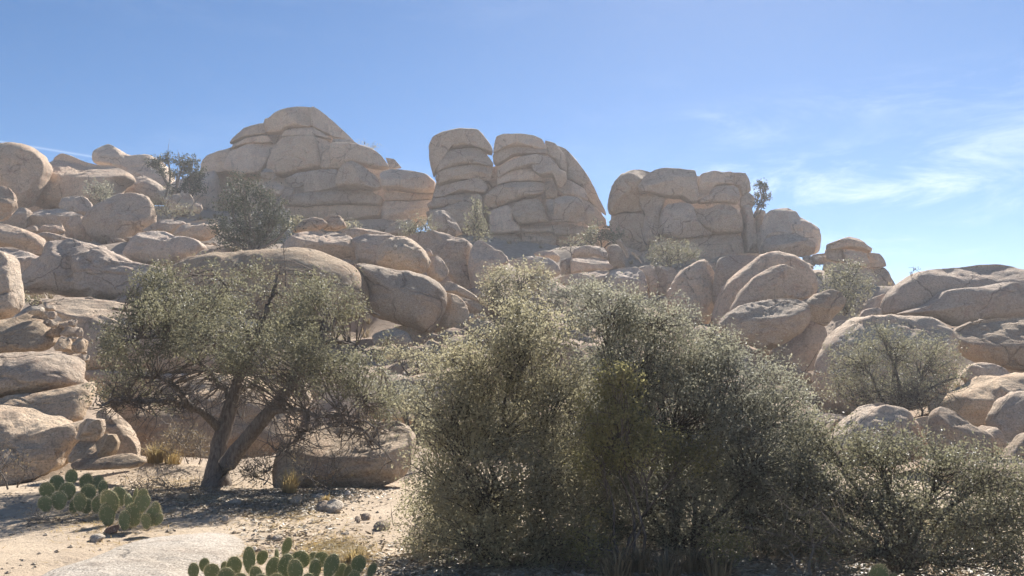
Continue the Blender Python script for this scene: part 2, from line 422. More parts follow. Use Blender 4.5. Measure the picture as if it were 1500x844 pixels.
# ================================================================= ROCK FORMATIONS ON THE SKYLINE
# pixel outlines are traced from the photograph, each stone stands at its own distance Y (metres)
outcrop('rock_dome', 'tallest rounded granite dome on the left skyline, split into big blocks', 'rock outcrop', 74, (440, 300),
 ['297,244 305,230 322,222 338,216 343,206 360,190 387,180 405,168 434,157 458,158 480,172 499,189 520,210 545,220 559,230 574,248 560,290 470,330 400,335 330,335 296,322 293,270',
  '412,275 470,256 520,262 560,262 606,262 630,270 634,300 622,330 570,340 480,340 430,320'],
 ['388,183 405,166 434,155 458,157 459,187 424,189 415,197 393,198',
  ('459,158 480,171 484,198 470,193 459,187', .0, dict(t=.9, f=0, a=[(20, -1, .45)])), ('480,172 499,188 520,209 505,206 486,202', .2, dict(t=.9, f=0, a=[(40, -1, .45)])),
  ('339,212 342,205 359,188 386,181 391,197 360,202', .2), ('340,219 362,203 393,199 400,210 367,211 350,215', -.2),
  ('417,193 434,188 460,188 487,205 463,201 415,201', -.3),
  ('338,224 367,210 402,209 395,236 383,255 357,258 330,251', -.2, dict(t=.3)),
  ('415,202 463,201 470,227 472,246 415,260 393,253 400,224', -.8, dict(t=.4, cr=[(1.0, ((424, 232), (450, 241), (471, 244)))])),
  ('464,203 486,210 473,227 472,246 468,230', -.4, dict(t=.9, f=0, a=[(10, -1, .45)])), ('472,227 486,211 487,247 471,247', -1.0),
  ('296,243 304,229 338,217 338,236 332,253 302,258', .3),
  ('484,215 489,211 520,212 545,219 559,229 571,246 554,248 520,241 506,248 487,248', -1.4, dict(t=.5, a=[(10, .55, 1.4)])),
  ('488,203 511,204 525,212 489,211', -1.2), ('565,231 578,234 588,246 572,248', -.8),
  ('494,265 504,243 520,239 535,246 552,258 558,275 547,279 520,276 496,277', -3.6, dict(t=.7, a=[(25, .15, 1.6)], f=0)),
  ('450,253 494,249 496,277 448,283', -2.6), ('417,265 434,254 451,253 448,272 429,276', -2.4),
  ('557,255 573,247 602,252 626,258 639,270 638,282 617,284 580,279 561,277', -2.6, dict(t=.6)),
  ('420,290 450,283 496,278 540,280 561,290 556,302 500,300 450,305 420,302', -2.8, dict(cr=[(.8, ((425, 296), (480, 290), (555, 296)))])),
  ('420,305 500,301 556,303 558,318 500,325 430,318', -2.4, dict(cr=[(.8, ((425, 311), (490, 314), (557, 310)))])),
  ('563,282 617,285 636,284 632,292 600,295 565,295', -2.4), ('562,296 600,296 633,293 628,312 590,325 560,322', -2.2, dict(cr=[(.8, ((563, 309), (600, 307), (630, 303)))])),
  ('415,278 430,276 427,300 412,300', -2.5), ('440,322 500,326 558,320 590,326 585,338 540,342 470,340', -3.2),
  ('412,300 428,300 430,322 420,330 410,318', -2.7)], 'granite outcrops along the skyline', p=6, f=1, t=.38)

outcrop('twin_rock_tower', 'two layered granite towers leaning together in the middle of the skyline', 'rock outcrop', 66, (770, 355),
 ['634,214 648,200 673,193 697,196 714,220 712,260 706,290 706,350 650,355 628,330 640,262',
  '702,250 738,245 738,345 695,347','850,325 886,328 903,342 903,376 840,376 838,345',
  '727,205 780,202 812,214 840,236 866,278 886,330 870,375 770,380 712,370 712,290 726,250'],
 ['628,217 633,203 647,194 673,188 700,190 711,203 721,217 722,227 714,222 702,215 678,216 652,222 641,233 636,262 630,240',
  ('640,240 647,226 666,219 695,215 707,220 718,232 723,241 721,245 705,243 676,243 648,252 640,256', -.5, dict(a=[(20, .5, 1.8)])),
  ('638,262 643,253 657,247 678,243 711,242 721,245 719,265 704,264 678,265 657,268 643,272', -.7, dict(a=[(10, .55, 2)])),
  ('636,285 640,277 659,270 695,262 707,264 715,274 711,284 695,284 678,281 647,290 637,289', -1.0),
  ('626,300 636,293 659,287 690,283 705,287 690,295 660,303 640,307 628,306', -1.2),
  ('625,312 650,305 680,294 697,283 707,288 707,315 690,338 665,340 640,330 628,322', -1.6),
  '723,226 724,212 727,201 737,197 780,197 794,204 801,217 790,219 760,214 742,217', '722,228 742,218 760,215 800,219 802,227 775,227 752,229 728,244 723,240',
  ('728,250 742,239 766,229 790,227 806,231 815,240 797,243 780,243 766,247 742,253 730,262', -.5),
  ('728,262 742,253 766,247 781,244 792,258 795,266 770,267 745,270 729,273', -.2),
  ('780,241 811,240 820,250 829,255 830,265 823,276 816,274 813,260 792,258 782,250', -1.3, dict(t=.7)),
  ('709,288 728,274 752,267 778,266 798,267 797,281 785,288 766,291 747,298 726,305 709,302', -1.4),
  ('749,312 752,299 771,292 790,292 801,320 804,327 780,328 761,330', -2.2), ('718,310 742,300 750,303 752,324 761,331 761,341 718,344', -1.9),
  ('811,310 813,291 832,286 851,291 856,307 856,324 837,326 811,324', -2.8, dict(a=[(100, .4, 1.5)])),
  ('852,292 862,295 875,308 887,322 887,332 868,335 857,326 855,308', -2.4, dict(a=[(45, .0, 1.0)])),
  ('799,206 813,210 825,225 830,241 829,254 820,248 813,236 803,227', .4), ('813,211 828,217 844,234 861,260 873,284 884,307 887,318 862,295 851,277 830,262 829,241', .8, dict(a=[(40, .1, .9)])),
  ('828,262 856,277 861,295 845,290 825,285 818,276', -.6), ('763,333 808,331 811,341 766,341', -1.8), ('809,331 832,328 857,333 875,337 853,346 813,345', -2.2),
  ('719,344 754,343 765,356 728,360', -1.8), ('766,342 813,342 813,360 766,362', -1.4), ('797,268 809,264 816,276 815,291 799,291', .4), ('800,292 811,292 811,322 804,322', -1.2)],
 'granite outcrops along the skyline')

outcrop('castle_rock', 'square blocky granite outcrop cut by straight joints, right of the two towers', 'rock outcrop', 60, (1000, 392),
 ['896,312 912,262 940,250 980,250 1018,254 1060,257 1090,260 1096,290 1103,330 1110,375 1085,405 1000,410 925,405 892,370'],
 [('889,303 892,286 898,270 908,257 922,250 940,247 957,252 944,261 936,273 935,298 940,310 915,312 899,317 891,314', .2, dict(t=.8, p=2.6)),
  ('893,323 910,314 940,312 950,330 947,368 920,374 897,350', -.2),
  ('933,273 943,258 961,248 977,246 1006,249 1018,250 1021,275 1020,297 1010,298 997,290 972,289 949,283 936,283', -.6),
  ('934,286 950,284 974,289 972,300 965,320 968,345 960,357 942,360 938,330 945,314', -.5),
  ('1022,266 1026,256 1042,251 1058,253 1072,252 1073,271 1060,272 1047,273 1036,285 1022,290', -.3), ('1073,252 1091,254 1097,266 1098,281 1086,290 1081,274 1074,270', -.1),
  ('1022,293 1038,286 1047,274 1065,271 1080,274 1083,290 1079,300 1060,298 1042,298 1024,299', -.8),
  ('966,325 970,309 979,298 997,296 1010,298 1016,305 1019,321 1029,334 1044,343 1010,349 992,350 968,345', -1.5, dict(a=[(100, .5, 1.6)])),
  ('1018,305 1038,305 1056,297 1070,298 1083,312 1086,321 1085,342 1065,343 1045,343 1029,334 1020,321', -1.4, dict(a=[(90, .55, 1.6)], cr=[(.8, ((1058, 299), (1054, 312), (1050, 325)))])),
  ('966,347 994,351 1045,345 1085,343 1088,369 1084,385 1040,388 1000,386 975,372', -1.5, dict(t=.3)),
  ('1088,303 1097,300 1104,316 1107,337 1109,357 1114,370 1090,371 1088,339', -1.0, dict(t=.7)), ('1085,290 1090,287 1098,282 1106,291 1103,302 1095,305 1084,304', -.7),
  ('895,352 920,374 946,368 968,350 985,372 1000,388 960,396 915,392', -1.0)], 'granite outcrops along the skyline')

outcrop('capped_rock_stack', 'small stack of jointed blocks with a flat cap, right end of the skyline', 'rock outcrop', 52, (1260, 438),
 ['1216,362 1240,360 1266,362 1290,378 1300,405 1308,440 1270,460 1215,460 1212,400'],
 [('1212,358 1227,352 1244,347 1257,350 1266,360 1274,366 1272,371 1261,367 1240,364 1213,367', -.4, dict(nm='cap_rock', t=.7)),
  ('1212,367 1235,364 1238,384 1225,384 1212,381', -.4), ('1236,368 1262,368 1270,378 1272,390 1250,389 1237,385', -.8), ('1271,371 1288,372 1295,382 1296,391 1275,391', -.3),
  ('1274,391 1296,392 1304,407 1311,418 1306,426 1285,430 1278,415', -.4), ('1210,384 1240,387 1273,391 1280,415 1285,435 1240,442 1208,430', -.6)],
 'granite outcrops along the skyline')

outcrop('layered_dome', 'long low dome of two granite sheets against the sky at the right edge', 'rock outcrop', 41, (1420, 478),
 '', [('1289,460 1295,436 1312,419 1334,404 1361,395 1393,392 1436,387 1468,387 1492,392 1535,405 1550,440 1500,450 1400,455 1350,456 1310,461', .8, dict(nm='upper_sheet', t=.5, p=2.8, n=120, k=22)),
      ('1310,461 1350,447 1378,428 1400,423 1440,420 1480,413 1512,420 1540,440 1540,466 1480,468 1430,472 1395,479 1370,468 1330,461', -1.2, dict(nm='lower_sheet', t=.5, p=2.8, n=120, k=22))],
 'granite outcrops along the skyline')

outcrop('nested_dome', 'onion-skinned granite dome with shells curving one over the other', 'rock outcrop', 40, (1120, 505), '',
 [('1043,425 1047,398 1054,378 1078,371 1116,371 1130,385 1100,420 1066,445 1042,446', .4, dict(nm='back_shell', p=3)),
  ('1040,470 1050,440 1060,420 1075,405 1093,391 1116,373 1140,367 1163,372 1182,385 1194,404 1197,420 1190,434 1160,444 1100,455 1060,475 1044,480', -1.4, dict(nm='outer_shell', p=2.6, n=120, k=22, cr=[(1.2, ((1072, 428), (1083, 408), (1098, 396)))])),
  ('1066,462 1070,450 1083,428 1104,406 1130,390 1149,386 1168,395 1185,411 1191,425 1187,433 1173,440 1151,442 1116,450 1087,458', -3.6, dict(nm='inner_shell', p=2.6, cr=[(1.0, ((1172, 398), (1182, 415), (1187, 428)))]))],
 'granite outcrops along the skyline', t=.5)

# ================================================================= BOULDERS, far left
boulder('boulder', 'huge upright boulder with a smooth rounded right flank at the left edge of the skyline', 62, '-40,240 -30,225 -10,212 15,208 40,212 58,224 69,243 67,260 58,283 48,300 38,307 22,304 5,300 -20,290', a=[(0, .2, 1.0), (120, .35, 1.2)], f=1)
boulder('boulder', 'small smooth boulder cut by the left edge below the huge upright one', 50, '-25,285 -20,278 0,271 12,277 21,292 22,303 15,315 4,323 -15,325')
boulder('tilted_slab', 'broad tilted slab with a pale flat top and dark front, right of the huge left boulder', 66, '70,248 73,229 82,222 94,224 119,233 137,238 162,241 186,253 189,263 178,271 172,290 150,305 100,308 55,303 60,280', a=[(80, .05, 1.5)], f=1, p=3.5, n=120, k=22)
boulder('peak_rock', 'pale pointed rock behind the tilted slab, left of the dark juniper', 75, '138,225 147,212 157,209 168,215 182,224 198,229 225,230 248,250 262,285 225,295 190,280 165,245 140,240', a=[(40, .0, .8)], f=2)
boulder('rock_slope', 'dark sloping rock under the pale pointed rock, below the juniper branches', 70, '172,263 195,252 220,262 248,280 262,300 210,300 175,292', p=3)
boulder('boulder', 'dark rock in the notch between the juniper and the tall dome', 73, '250,268 285,252 300,238 318,262 318,325 255,322')
boulder('boulder', 'shadowed rock filling the hole beneath the huge upright left boulder', 68, '28,292 50,286 85,292 92,330 30,330')
boulder('boulder', 'small round boulder sitting below the tilted slab', 58, '88,304 92,291 106,287 122,288 132,296 136,308 130,316 118,318 100,314')
boulder('boulder', 'big egg-shaped boulder on the upper left slope beside the pale grey brush', 54, '126,325 136,308 153,296 175,285 196,282 211,286 222,300 227,320 222,332 205,345 190,360 170,362 149,358 134,344', a=[(25, .45, 1.2)], f=1, p=2.3, n=110, k=20)
boulder('boulder', 'blocky dark boulder under the huge upright left boulder', 56, '8,326 21,304 33,303 46,312 41,335 20,338')
boulder('slab', 'wedge-shaped slab under the small round boulder', 56.5, '43,322 49,309 64,306 86,306 120,315 108,327 94,335 60,334 44,332')
boulder('boulder', 'shaded rock leaning against the big egg-shaped boulder', 54.8, '94,338 105,316 120,316 128,328 137,352 118,356 100,349')
boulder('boulder', 'small angular rock with a lit top below the wedge-shaped slab', 53, '54,338 70,327 88,327 95,339 84,345 56,343', a=[(90, .3, 2)])
boulder('stone', 'tiny flat stone left of the small angular rock on the upper left slope', 52, '33,337 43,332 52,332 55,339 45,342')
boulder('boulder', 'long log-like boulder lying level at the left edge', 44, '-40,335 0,328 22,332 45,339 62,349 70,362 66,373 54,374 32,364 0,361 -40,360', a=[(90, .4, 1.4)], f=1)
boulder('slab', 'thin pale slab between the log-like boulder and the egg-shaped boulder', 48, '55,344 70,340 90,345 101,350 92,355 70,354')
boulder('boulder', 'ledge with a reddish hollow under the log-like boulder', 41.5, '-40,362 0,363 18,363 42,371 59,379 52,394 40,430 20,436 -40,430', a=[(90, .25, 1.6)], n=110, k=20)
boulder('boulder', 'very large hollowed boulder left of the oak crown', 38.5, '35,427 40,405 50,390 66,367 74,355 105,352 137,358 165,369 190,380 235,392 258,412 252,442 162,440 128,436 80,432 36,432', n=150, k=28, t=.55, rough=1.5, a=[(70, .35, 1.2), (0, .0, .25)], cr=[(6, ((120, 386), (126, 410))), (5, ((140, 380), (150, 392)))], f=1)
boulder('boulder', 'broad brown boulder below the upper left brush, streaked with pale dust', 46.5, '187,374 192,353 205,340 235,337 254,344 286,351 300,362 290,378 262,389 230,389 200,383', a=[(80, .35, 1.5)], f=1)
boulder('boulder', 'low rounded rock above the broad brown boulder', 52, '209,338 235,323 256,321 273,328 258,342 235,340')
boulder('boulder', 'wide rock with a dusty top left of the big dark pine', 51, '256,345 277,325 312,321 320,340 304,352 286,353', a=[(90, .2, 2)])
boulder('boulder', 'pale rounded rock at the foot of the juniper', 60, '241,294 256,284 275,283 283,296 280,310 255,312')
boulder('stone', 'small pale ball of stone beside the rock at the juniper foot', 58.5, '283,303 287,297 294,298 297,306 292,314 284,312', anchor=False)
boulder('boulder', 'brown rock half hidden under the big dark pine', 43, '285,378 302,364 318,359 350,365 348,376 310,378')
boulder('balanced_stone', 'egg-shaped stone balanced on a cracked block in front of the tall dome', 69, '382,256 388,246 398,248 404,259 400,264 386,261', t=.9, p=2, anchor=False)
boulder('boulder', 'cracked pale block under the balanced egg-shaped stone', 69.4, '384,280 386,268 396,262 415,272 412,288 393,288', cr=[(.7, ((392, 283), (400, 275), (406, 270)))], a=[(60, .2, 1)], anchor=False)
boulder('stone', 'tiny pebble-like stone perched on the left shoulder of the tall dome', 73.6, '387,178 390,173 395,174 396,178 391,180', anchor=False)
# ---- middle slope
boulder('boulder', 'longest smooth whaleback boulder rising behind the oak crown', 29.6, '258,394 280,379 315,372 351,371 389,366 421,364 440,363 466,367 496,379 519,390 534,405 543,426 543,440 536,457 520,468 480,480 380,488 300,474 260,445', n=150, k=28, t=.75, a=[(70, .5, .8)], f=0, rough=.55)
boulder('boulder', 'big barrel-shaped boulder right of the oak with a grainy lit shoulder', 30.2, '519,392 524,386 550,388 582,396 600,397 625,404 644,415 654,428 655,443 649,462 640,480 630,489 600,480 560,468 535,455 538,430', n=150, k=26, t=.8, a=[(55, .1, .7)], f=0, p=2.4, rough=.6)
boulder('slab', 'tall leaning slab right of the barrel-shaped boulder', 31.2, '650,428 672,434 685,449 690,468 688,487 677,496 660,493 630,484 640,462 648,445', a=[(40, .0, .5)], cr=[(.9, ((664, 470), (662, 492)))])
boulder('slab', 'narrow tongue of stone sloping down behind the leaning slab', 33.6, '640,416 659,413 678,421 698,434 700,441 685,439 668,430 650,426')
boulder('stone', 'fluted stone under the narrow sloping tongue', 32.2, '670,434 685,438 702,445 706,454 698,461 688,460 678,448', a=[(80, .2, 1.2)])
boulder('boulder', 'egg-like boulder resting on top of the barrel-shaped boulder', 35, '552,377 559,358 572,348 591,346 608,353 621,366 628,382 627,393 619,402 600,400 576,396 555,388', t=.85, p=2.1, f=1, n=110, k=20, anchor=False)
boulder('boulder', 'smaller rounded stone tucked behind the right end of the egg-like boulder', 36, '616,382 625,374 638,373 648,381 657,396 655,406 648,412 630,408', a=[(20, .0, 1)], anchor=False)
boulder('stone', 'little stone wedged above the rounded stone right of the egg-like boulder', 37, '620,371 624,364 630,365 634,374 626,377', anchor=False)
boulder('boulder', 'pale boulder standing behind the left side of the egg-like boulder', 38.2, '516,350 535,342 565,343 580,347 578,372 565,392 540,390 525,385 520,366')
boulder('boulder', 'broad boulder with a shadowed notch, left of the egg-like boulder', 38.6, '412,368 420,352 442,340 466,336 483,342 504,341 522,355 534,370 533,383 520,388 505,385 480,378 455,374 430,375', a=[(20, .15, .7), (90, .4, 1)], n=110, k=20)
boulder('boulder', 'left one of two rounded stones sitting in front of the layered ledges', 43, '430,340 444,324 460,318 473,321 480,328 470,336 450,341', anchor=False)
boulder('boulder', 'right one of two rounded stones sitting in front of the layered ledges', 43.8, '469,324 481,315 496,316 505,325 507,334 492,339 476,338', anchor=False)
boulder('ridge_rock', 'low ridge of stone running right from the two rounded stones', 42, '498,338 520,334 545,337 574,344 562,354 520,354')
boulder('slab', 'long dark-faced slab with a dusty top in the middle of the slope', 42.6, '588,349 608,341 630,337 650,341 668,348 684,353 692,361 690,380 695,402 702,434 680,430 655,404 640,384 618,366', a=[(80, .35, 2.0)], f=1, p=3.4, n=110, k=20)
boulder('boulder', 'pale wedge-shaped boulder lit from above, right of the long dark-faced slab', 41, '687,372 697,353 706,351 722,363 741,374 744,384 725,398 712,424 695,430 686,398', a=[(60, .0, .9)])
boulder('standing_stone', 'upright wedge of stone between the light bush and the tall pale bush', 50, '631,326 637,310 651,308 661,314 670,328 677,342 665,347 640,344', a=[(0, .5, 1.5)])
boulder('boulder', 'tan rock partly hidden behind the light bush under the towers', 50.5, '563,345 570,330 582,325 602,321 608,342 590,350')
boulder('boulder', 'brown rounded boulder above the dark rounded bush', 44, '745,384 761,377 782,375 804,379 817,388 821,402 808,408 790,402 765,398', a=[(60, .2, 1)])
boulder('boulder', 'pale boulder poking out right of the dark rounded bush', 39, '770,402 790,400 803,406 810,420 797,428 778,420')
boulder('stone', 'flat stone perched above the brown rounded boulder', 46.5, '782,372 795,367 810,368 820,377 816,385 800,381', anchor=False)
boulder('block', 'brick-like block forming the top course of a natural wall', 50, '838,379 841,365 855,361 872,361 886,364 889,379 865,382', p=4, anchor=False)
boulder('block', 'short block at the left end of the second course of the natural wall', 48.4, '819,397 822,381 830,378 837,378 835,402 823,404', p=4, anchor=False)
boulder('block', 'long block of the second course of the natural wall', 48, '837,402 839,379 872,377 890,381 892,388 898,393 885,398 868,398', p=4, a=[(90, .4, 1.5)], anchor=False)
boulder('slab', 'low pale slab under the natural wall', 45.2, '812,410 834,402 861,398 886,396 892,400 884,424 850,424 826,416', a=[(90, .2, 1.5)])
boulder('block', 'rounded block right of the low pale slab, behind the shrub tops', 45, '882,424 893,399 906,392 934,392 946,404 947,428 935,436 898,438')
boulder('block', 'square block, left half of a split pair above the shrubs', 46.2, '935,392 961,390 963,428 950,436 946,410', p=4)
boulder('block', 'square block, right half of a split pair above the shrubs', 46, '962,391 987,392 991,403 982,430 964,432', p=4, a=[(90, .5, 2)])
boulder('standing_stone', 'upright rounded stone behind the natural wall by the dead wood', 50.8, '888,392 890,362 902,357 912,366 916,392 900,394')
boulder('boulder', 'dark rounded boulder left of the nested shells', 41.5, '975,448 986,413 1004,392 1033,379 1046,400 1046,440 1036,474 1003,480 984,462', a=[(120, .3, 1.0)], cr=[(1.0, ((990, 418), (1010, 411), (1024, 410)))], n=110, k=20)
boulder('boulder', 'flattened oval boulder in front of the nested shells', 33.8, '1050,478 1068,458 1087,447 1116,440 1151,436 1170,437 1180,444 1184,458 1178,478 1163,494 1135,508 1104,510 1066,500', n=130, k=24, t=.6, a=[(90, .55, 1.6)], f=1, cr=[(.8, ((1112, 466), (1135, 463)))], anchor=False)
boulder('boulder', 'wedge boulder jutting right over a dark hollow beside the oval boulder', 35, '1177,444 1201,429 1220,424 1232,429 1237,440 1232,451 1218,466 1206,478 1193,474 1180,468 1180,456', a=[(90, .35, 1.3)], anchor=False)
boulder('boulder', 'shaded pedestal rock under the oval boulder and the wedge boulder', 36.2, '1130,515 1160,492 1182,470 1203,473 1209,490 1207,508 1194,540 1163,545 1130,535')
boulder('boulder', 'humped grey boulder on the skyline right of the little pine', 57, '1116,340 1122,321 1128,309 1140,304 1158,304 1169,318 1187,327 1198,341 1197,366 1190,374 1150,376 1118,370', a=[(80, .3, .8)])
boulder('boulder', 'scalloped rock in front of the humped grey boulder', 55, '1116,360 1126,343 1142,338 1156,341 1185,352 1193,358 1190,374 1165,376 1117,372', a=[(90, .1, 1.3)], anchor=False)
boulder('boulder', 'dark upright rock in the gap under the little pine', 59, '1106,342 1107,309 1122,308 1122,325 1117,345')
boulder('boulder', 'shadowed rock below the dark upright rock in the gap', 58, '1109,340 1128,338 1121,352 1118,374 1111,374')
boulder('block', 'small square block left of the capped stack', 52.5, '1191,374 1212,371 1216,386 1193,388', p=4)
boulder('stone', 'narrow stone between the nested shells and the small square block', 52.8, '1177,376 1189,376 1193,390 1180,392')
# ---- right side
boulder('boulder', 'grey wedge of rock left of the long layered dome', 43, '1259,458 1270,440 1287,433 1299,430 1294,446 1290,460 1270,464')
boulder('stone', 'small pale stone at the foot of the grey wedge', 38.4, '1256,468 1265,455 1280,451 1291,452 1289,463 1270,469')
boulder('boulder', 'great rounded boulder behind the right-hand shrub', 28.6, '1193,565 1205,520 1215,500 1235,480 1260,466 1293,460 1330,463 1362,463 1378,470 1389,483 1394,494 1393,512 1385,545 1360,590 1290,606 1215,606', n=150, k=28, t=.6, a=[(90, .55, 1.2)], f=1)
boulder('boulder', 'long brown boulder at the right edge, below the layered dome', 31.6, '1392,496 1404,481 1425,473 1457,467 1535,463 1545,520 1535,550 1480,543 1440,537 1408,518', n=110, k=20, a=[(90, .45, 1.4)], f=1)
boulder('boulder', 'low rounded boulder just right of the right-hand shrub', 28.4, '1408,552 1422,533 1446,531 1466,537 1477,547 1476,556 1450,564 1420,568', a=[(90, .5, 1.2)])
boulder('boulder', 'big sloping boulder at the right edge, above the stones by the path shrub', 25.4, '1362,600 1382,578 1421,568 1449,556 1479,551 1540,549 1550,600 1490,645 1460,645 1440,635 1415,648 1372,630', n=120, k=22, a=[(100, .45, 1.2)], f=1)
boulder('boulder', 'rounded boulder cut by the right edge with a grooved left side', 22.8, '1450,618 1463,592 1480,577 1500,572 1550,580 1550,645 1485,658 1458,646', cr=[(1.2, ((1462, 606), (1500, 598), (1530, 596)))], n=110, k=20)
boulder('boulder', 'smooth humpbacked boulder just above the low right-hand shrub', 17.2, '1201,656 1222,632 1240,615 1265,602 1297,594 1316,595 1331,603 1344,618 1349,638 1345,668 1290,682 1216,676', n=130, k=24, a=[(90, .5, 1.2)], f=0, p=2.4)
boulder('boulder', 'narrow boulder against the left flank of the humpbacked boulder', 18, '1190,646 1205,628 1228,614 1232,630 1216,655 1198,656')
boulder('boulder', 'triangular boulder with a sloping right shoulder, right of the humpbacked boulder', 16.4, '1362,650 1368,615 1376,600 1387,597 1402,602 1423,622 1447,637 1458,654 1457,676 1440,680 1400,682 1368,676', n=120, k=22, a=[(40, .3, .8)], f=1)
boulder('stone', 'pale saddle-shaped stone between the triangular boulder and the right edge', 17, '1440,636 1460,626 1466,633 1472,645 1487,654 1472,672 1455,672 1447,654', f=4)
boulder('boulder', 'steep dark boulder at the right edge beside the saddle-shaped stone', 15.6, '1460,678 1478,658 1500,637 1545,628 1550,690 1478,690', a=[(140, .2, .8)])
boulder('slab', 'flat pale slab at the right edge behind the sprawling shrub', 14.2, '1370,690 1411,680 1456,675 1540,674 1550,720 1480,724 1410,718', a=[(90, .0, 1.2)], l=.6)
boulder('boulder', 'dusty flat-topped rock left of the humpbacked boulder', 20, '1170,612 1199,602 1214,605 1244,610 1228,628 1195,644 1172,642', a=[(90, .1, 1.4)], l=.5)
boulder('stone', 'small brown rock at the shrub edge below the dusty flat-topped rock', 15.6, '1160,640 1172,630 1184,629 1194,640 1195,655 1170,660')
boulder('boulder', 'low shadowed rock behind the humpbacked boulder', 21.5, '1248,610 1259,596 1290,590 1302,596 1282,612')
boulder('boulder', 'dark rock filling the gap between the humpbacked and the triangular boulder', 19.4, '1340,614 1368,612 1368,648 1346,648')
# ---- centre, behind the shrubs
boulder('boulder', 'tan peaked rock sticking up behind the olive shrub', 23.4, '758,470 766,446 776,436 787,434 800,441 806,456 804,500 764,500')
boulder('boulder', 'tan block half hidden by the olive shrub near the dark crevice', 27, '688,490 692,470 707,466 731,478 742,500 722,512 694,510', p=3.5)
boulder('boulder', 'pale rounded rock low behind the left edge of the olive shrub', 25, '678,522 684,510 700,505 731,505 760,515 764,540 690,540', a=[(90, .0, 1.4)])
boulder('boulder', 'pale rock with a broken right end below the barrel-shaped boulder', 27.4, '545,492 563,482 582,481 596,488 605,502 602,513 589,512 572,505 552,508', a=[(90, .2, 1.2)])
boulder('stone', 'round stone under the pale rock with a broken end', 25.8, '562,520 565,507 575,504 582,510 578,523 568,527', p=2)
boulder('boulder', 'streaked hump of rock in the gully below the leaning slab', 25.4, '594,520 606,511 620,506 629,497 641,502 660,509 676,522 668,532 650,546 613,552 590,540', a=[(80, .3, .8)])
boulder('boulder', 'reddish shaded rock beneath the barrel-shaped boulder', 29.8, '576,480 600,476 634,486 627,505 610,512 598,508 590,494', p=3.5)
for nm, lb, s in (('stone', 'small sliver of stone wedged left in the crack under the leaning slab', '626,494 633,488 644,492 648,500 636,500'),
              ('stone', 'middle stone wedged in the crack under the leaning slab', '648,504 649,492 661,492 663,506 652,508'),
              ('stone', 'right-hand stone wedged in the crack under the leaning slab', '663,507 664,493 677,496 676,508 668,511'),
              ('stone', 'small round stone left of a flat one below the fluted stone', '686,469 687,460 693,459 696,466 691,471'),
              ('stone', 'small flat grey stone below the fluted stone', '695,467 697,460 706,459 713,463 706,468')):
    boulder(nm, lb, 28.4, s, GRP)
boulder('ledge', 'pale ledge with a thin lit rim running behind the two central shrubs', 20.5, '555,568 587,554 627,547 670,541 730,538 745,570 700,640 600,630 556,610', a=[(90, .4, 1.6)], l=.35, n=110, k=20)
boulder('boulder', 'dark boulder behind the pale one between oak and shrub', 17.6, '522,600 540,582 570,580 600,596 606,625 560,632 525,634', p=3)
boulder('boulder', 'large pale flat-topped boulder on the path right of the oak trunk', 13.2, '404,690 408,662 425,640 470,626 496,621 534,620 577,621 601,632 609,645 606,674 595,697 563,712 534,720 496,722 450,720 412,712', n=170, k=30, t=.62, a=[(90, .12, 1.3), (0, .55, .9)], f=1, l=.6, rough=.9)
# ---- left foreground wall
boulder('boulder', 'smooth sloping slab with a clean lit face behind the oak, left side', 25.6, '34,437 60,429 128,434 165,439 240,445 330,460 430,500 435,548 300,551 128,549 116,522 100,490 80,465 50,448', l=1.1, n=150, k=26, t=.45, a=[(90, .4, 1.0)], f=1)
boulder('boulder', 'shaded undercut rock wall behind the oak trunk', 23.4, '122,545 200,546 350,550 445,560 450,650 330,675 220,680 190,650 160,610 130,614', l=.05, t=.35, n=130, k=22)
boulder('boulder', 'pale sunlit boulder seen through the oak twigs', 19.4, '196,640 205,580 232,556 270,548 330,550 400,566 440,600 430,668 330,690 230,690', l=.9, t=.5, n=130, k=22)
boulder('boulder', 'tall rounded boulder at the left edge, upper one of the left wall', 20.4, '-60,372 -20,366 0,370 12,385 24,411 32,440 33,453 21,462 0,470 -60,474', l=.4, t=.5)
boulder('boulder', 'wedge-tailed boulder under the upper one of the left wall', 19.4, '-60,474 0,466 20,460 34,451 46,456 60,468 75,485 83,502 72,515 43,520 0,523 -60,524', l=1.0, t=.6, a=[(30, .3, .7)], n=110, k=20)
boulder('boulder', 'bulging boulder with a deep overhang in the middle of the left wall', 17.2, '-60,522 0,517 43,515 70,515 96,521 115,532 124,549 126,562 104,569 80,576 40,582 0,588 -60,592', l=.95, t=.8, a=[(90, .55, .9)], f=0, n=140, k=26, p=2.4)
boulder('boulder', 'split boulder under the bulging one in the left wall', 16.2, '-60,592 0,584 21,578 53,576 94,566 120,560 129,568 131,590 128,613 115,620 90,627 75,618 43,612 0,606 -60,606', l=.95, t=.6, n=140, k=26, f=1, cr=[(2.2, ((0, 603), (40, 600), (75, 612), (92, 620)))])
boulder('boulder', 'lowest and largest boulder of the left wall, grainy and sunlit', 15.0, '-60,600 0,597 19,600 38,609 62,613 85,624 100,620 115,616 117,640 108,668 104,682 85,694 40,706 0,712 -60,716', l=1.2, t=.55, n=170, k=30, f=1, cr=[(1.2, ((84, 626), (90, 640), (93, 650))), (1.0, ((64, 690), (66, 700)))])
boulder('leaning_slab', 'long slab leaning down to the right beside the left wall', 14.7, '136,604 147,597 158,604 180,621 196,637 206,652 213,672 206,678 186,670 170,648 150,628 140,616', a=[(60, .0, .6)], l=.6)
boulder('stone', 'angular block with broken faces wedged between left wall and leaning slab', 14.1, '115,622 127,613 147,615 151,628 148,641 137,647 125,645 115,642', f=6, p=6, l=.4, tight=.1)
boulder('stone', 'rounded block with a broken face at the foot of the leaning slab', 13.8, '139,648 152,636 166,637 173,648 171,660 163,671 150,668 143,658', f=5, p=5, l=.4, tight=.15)
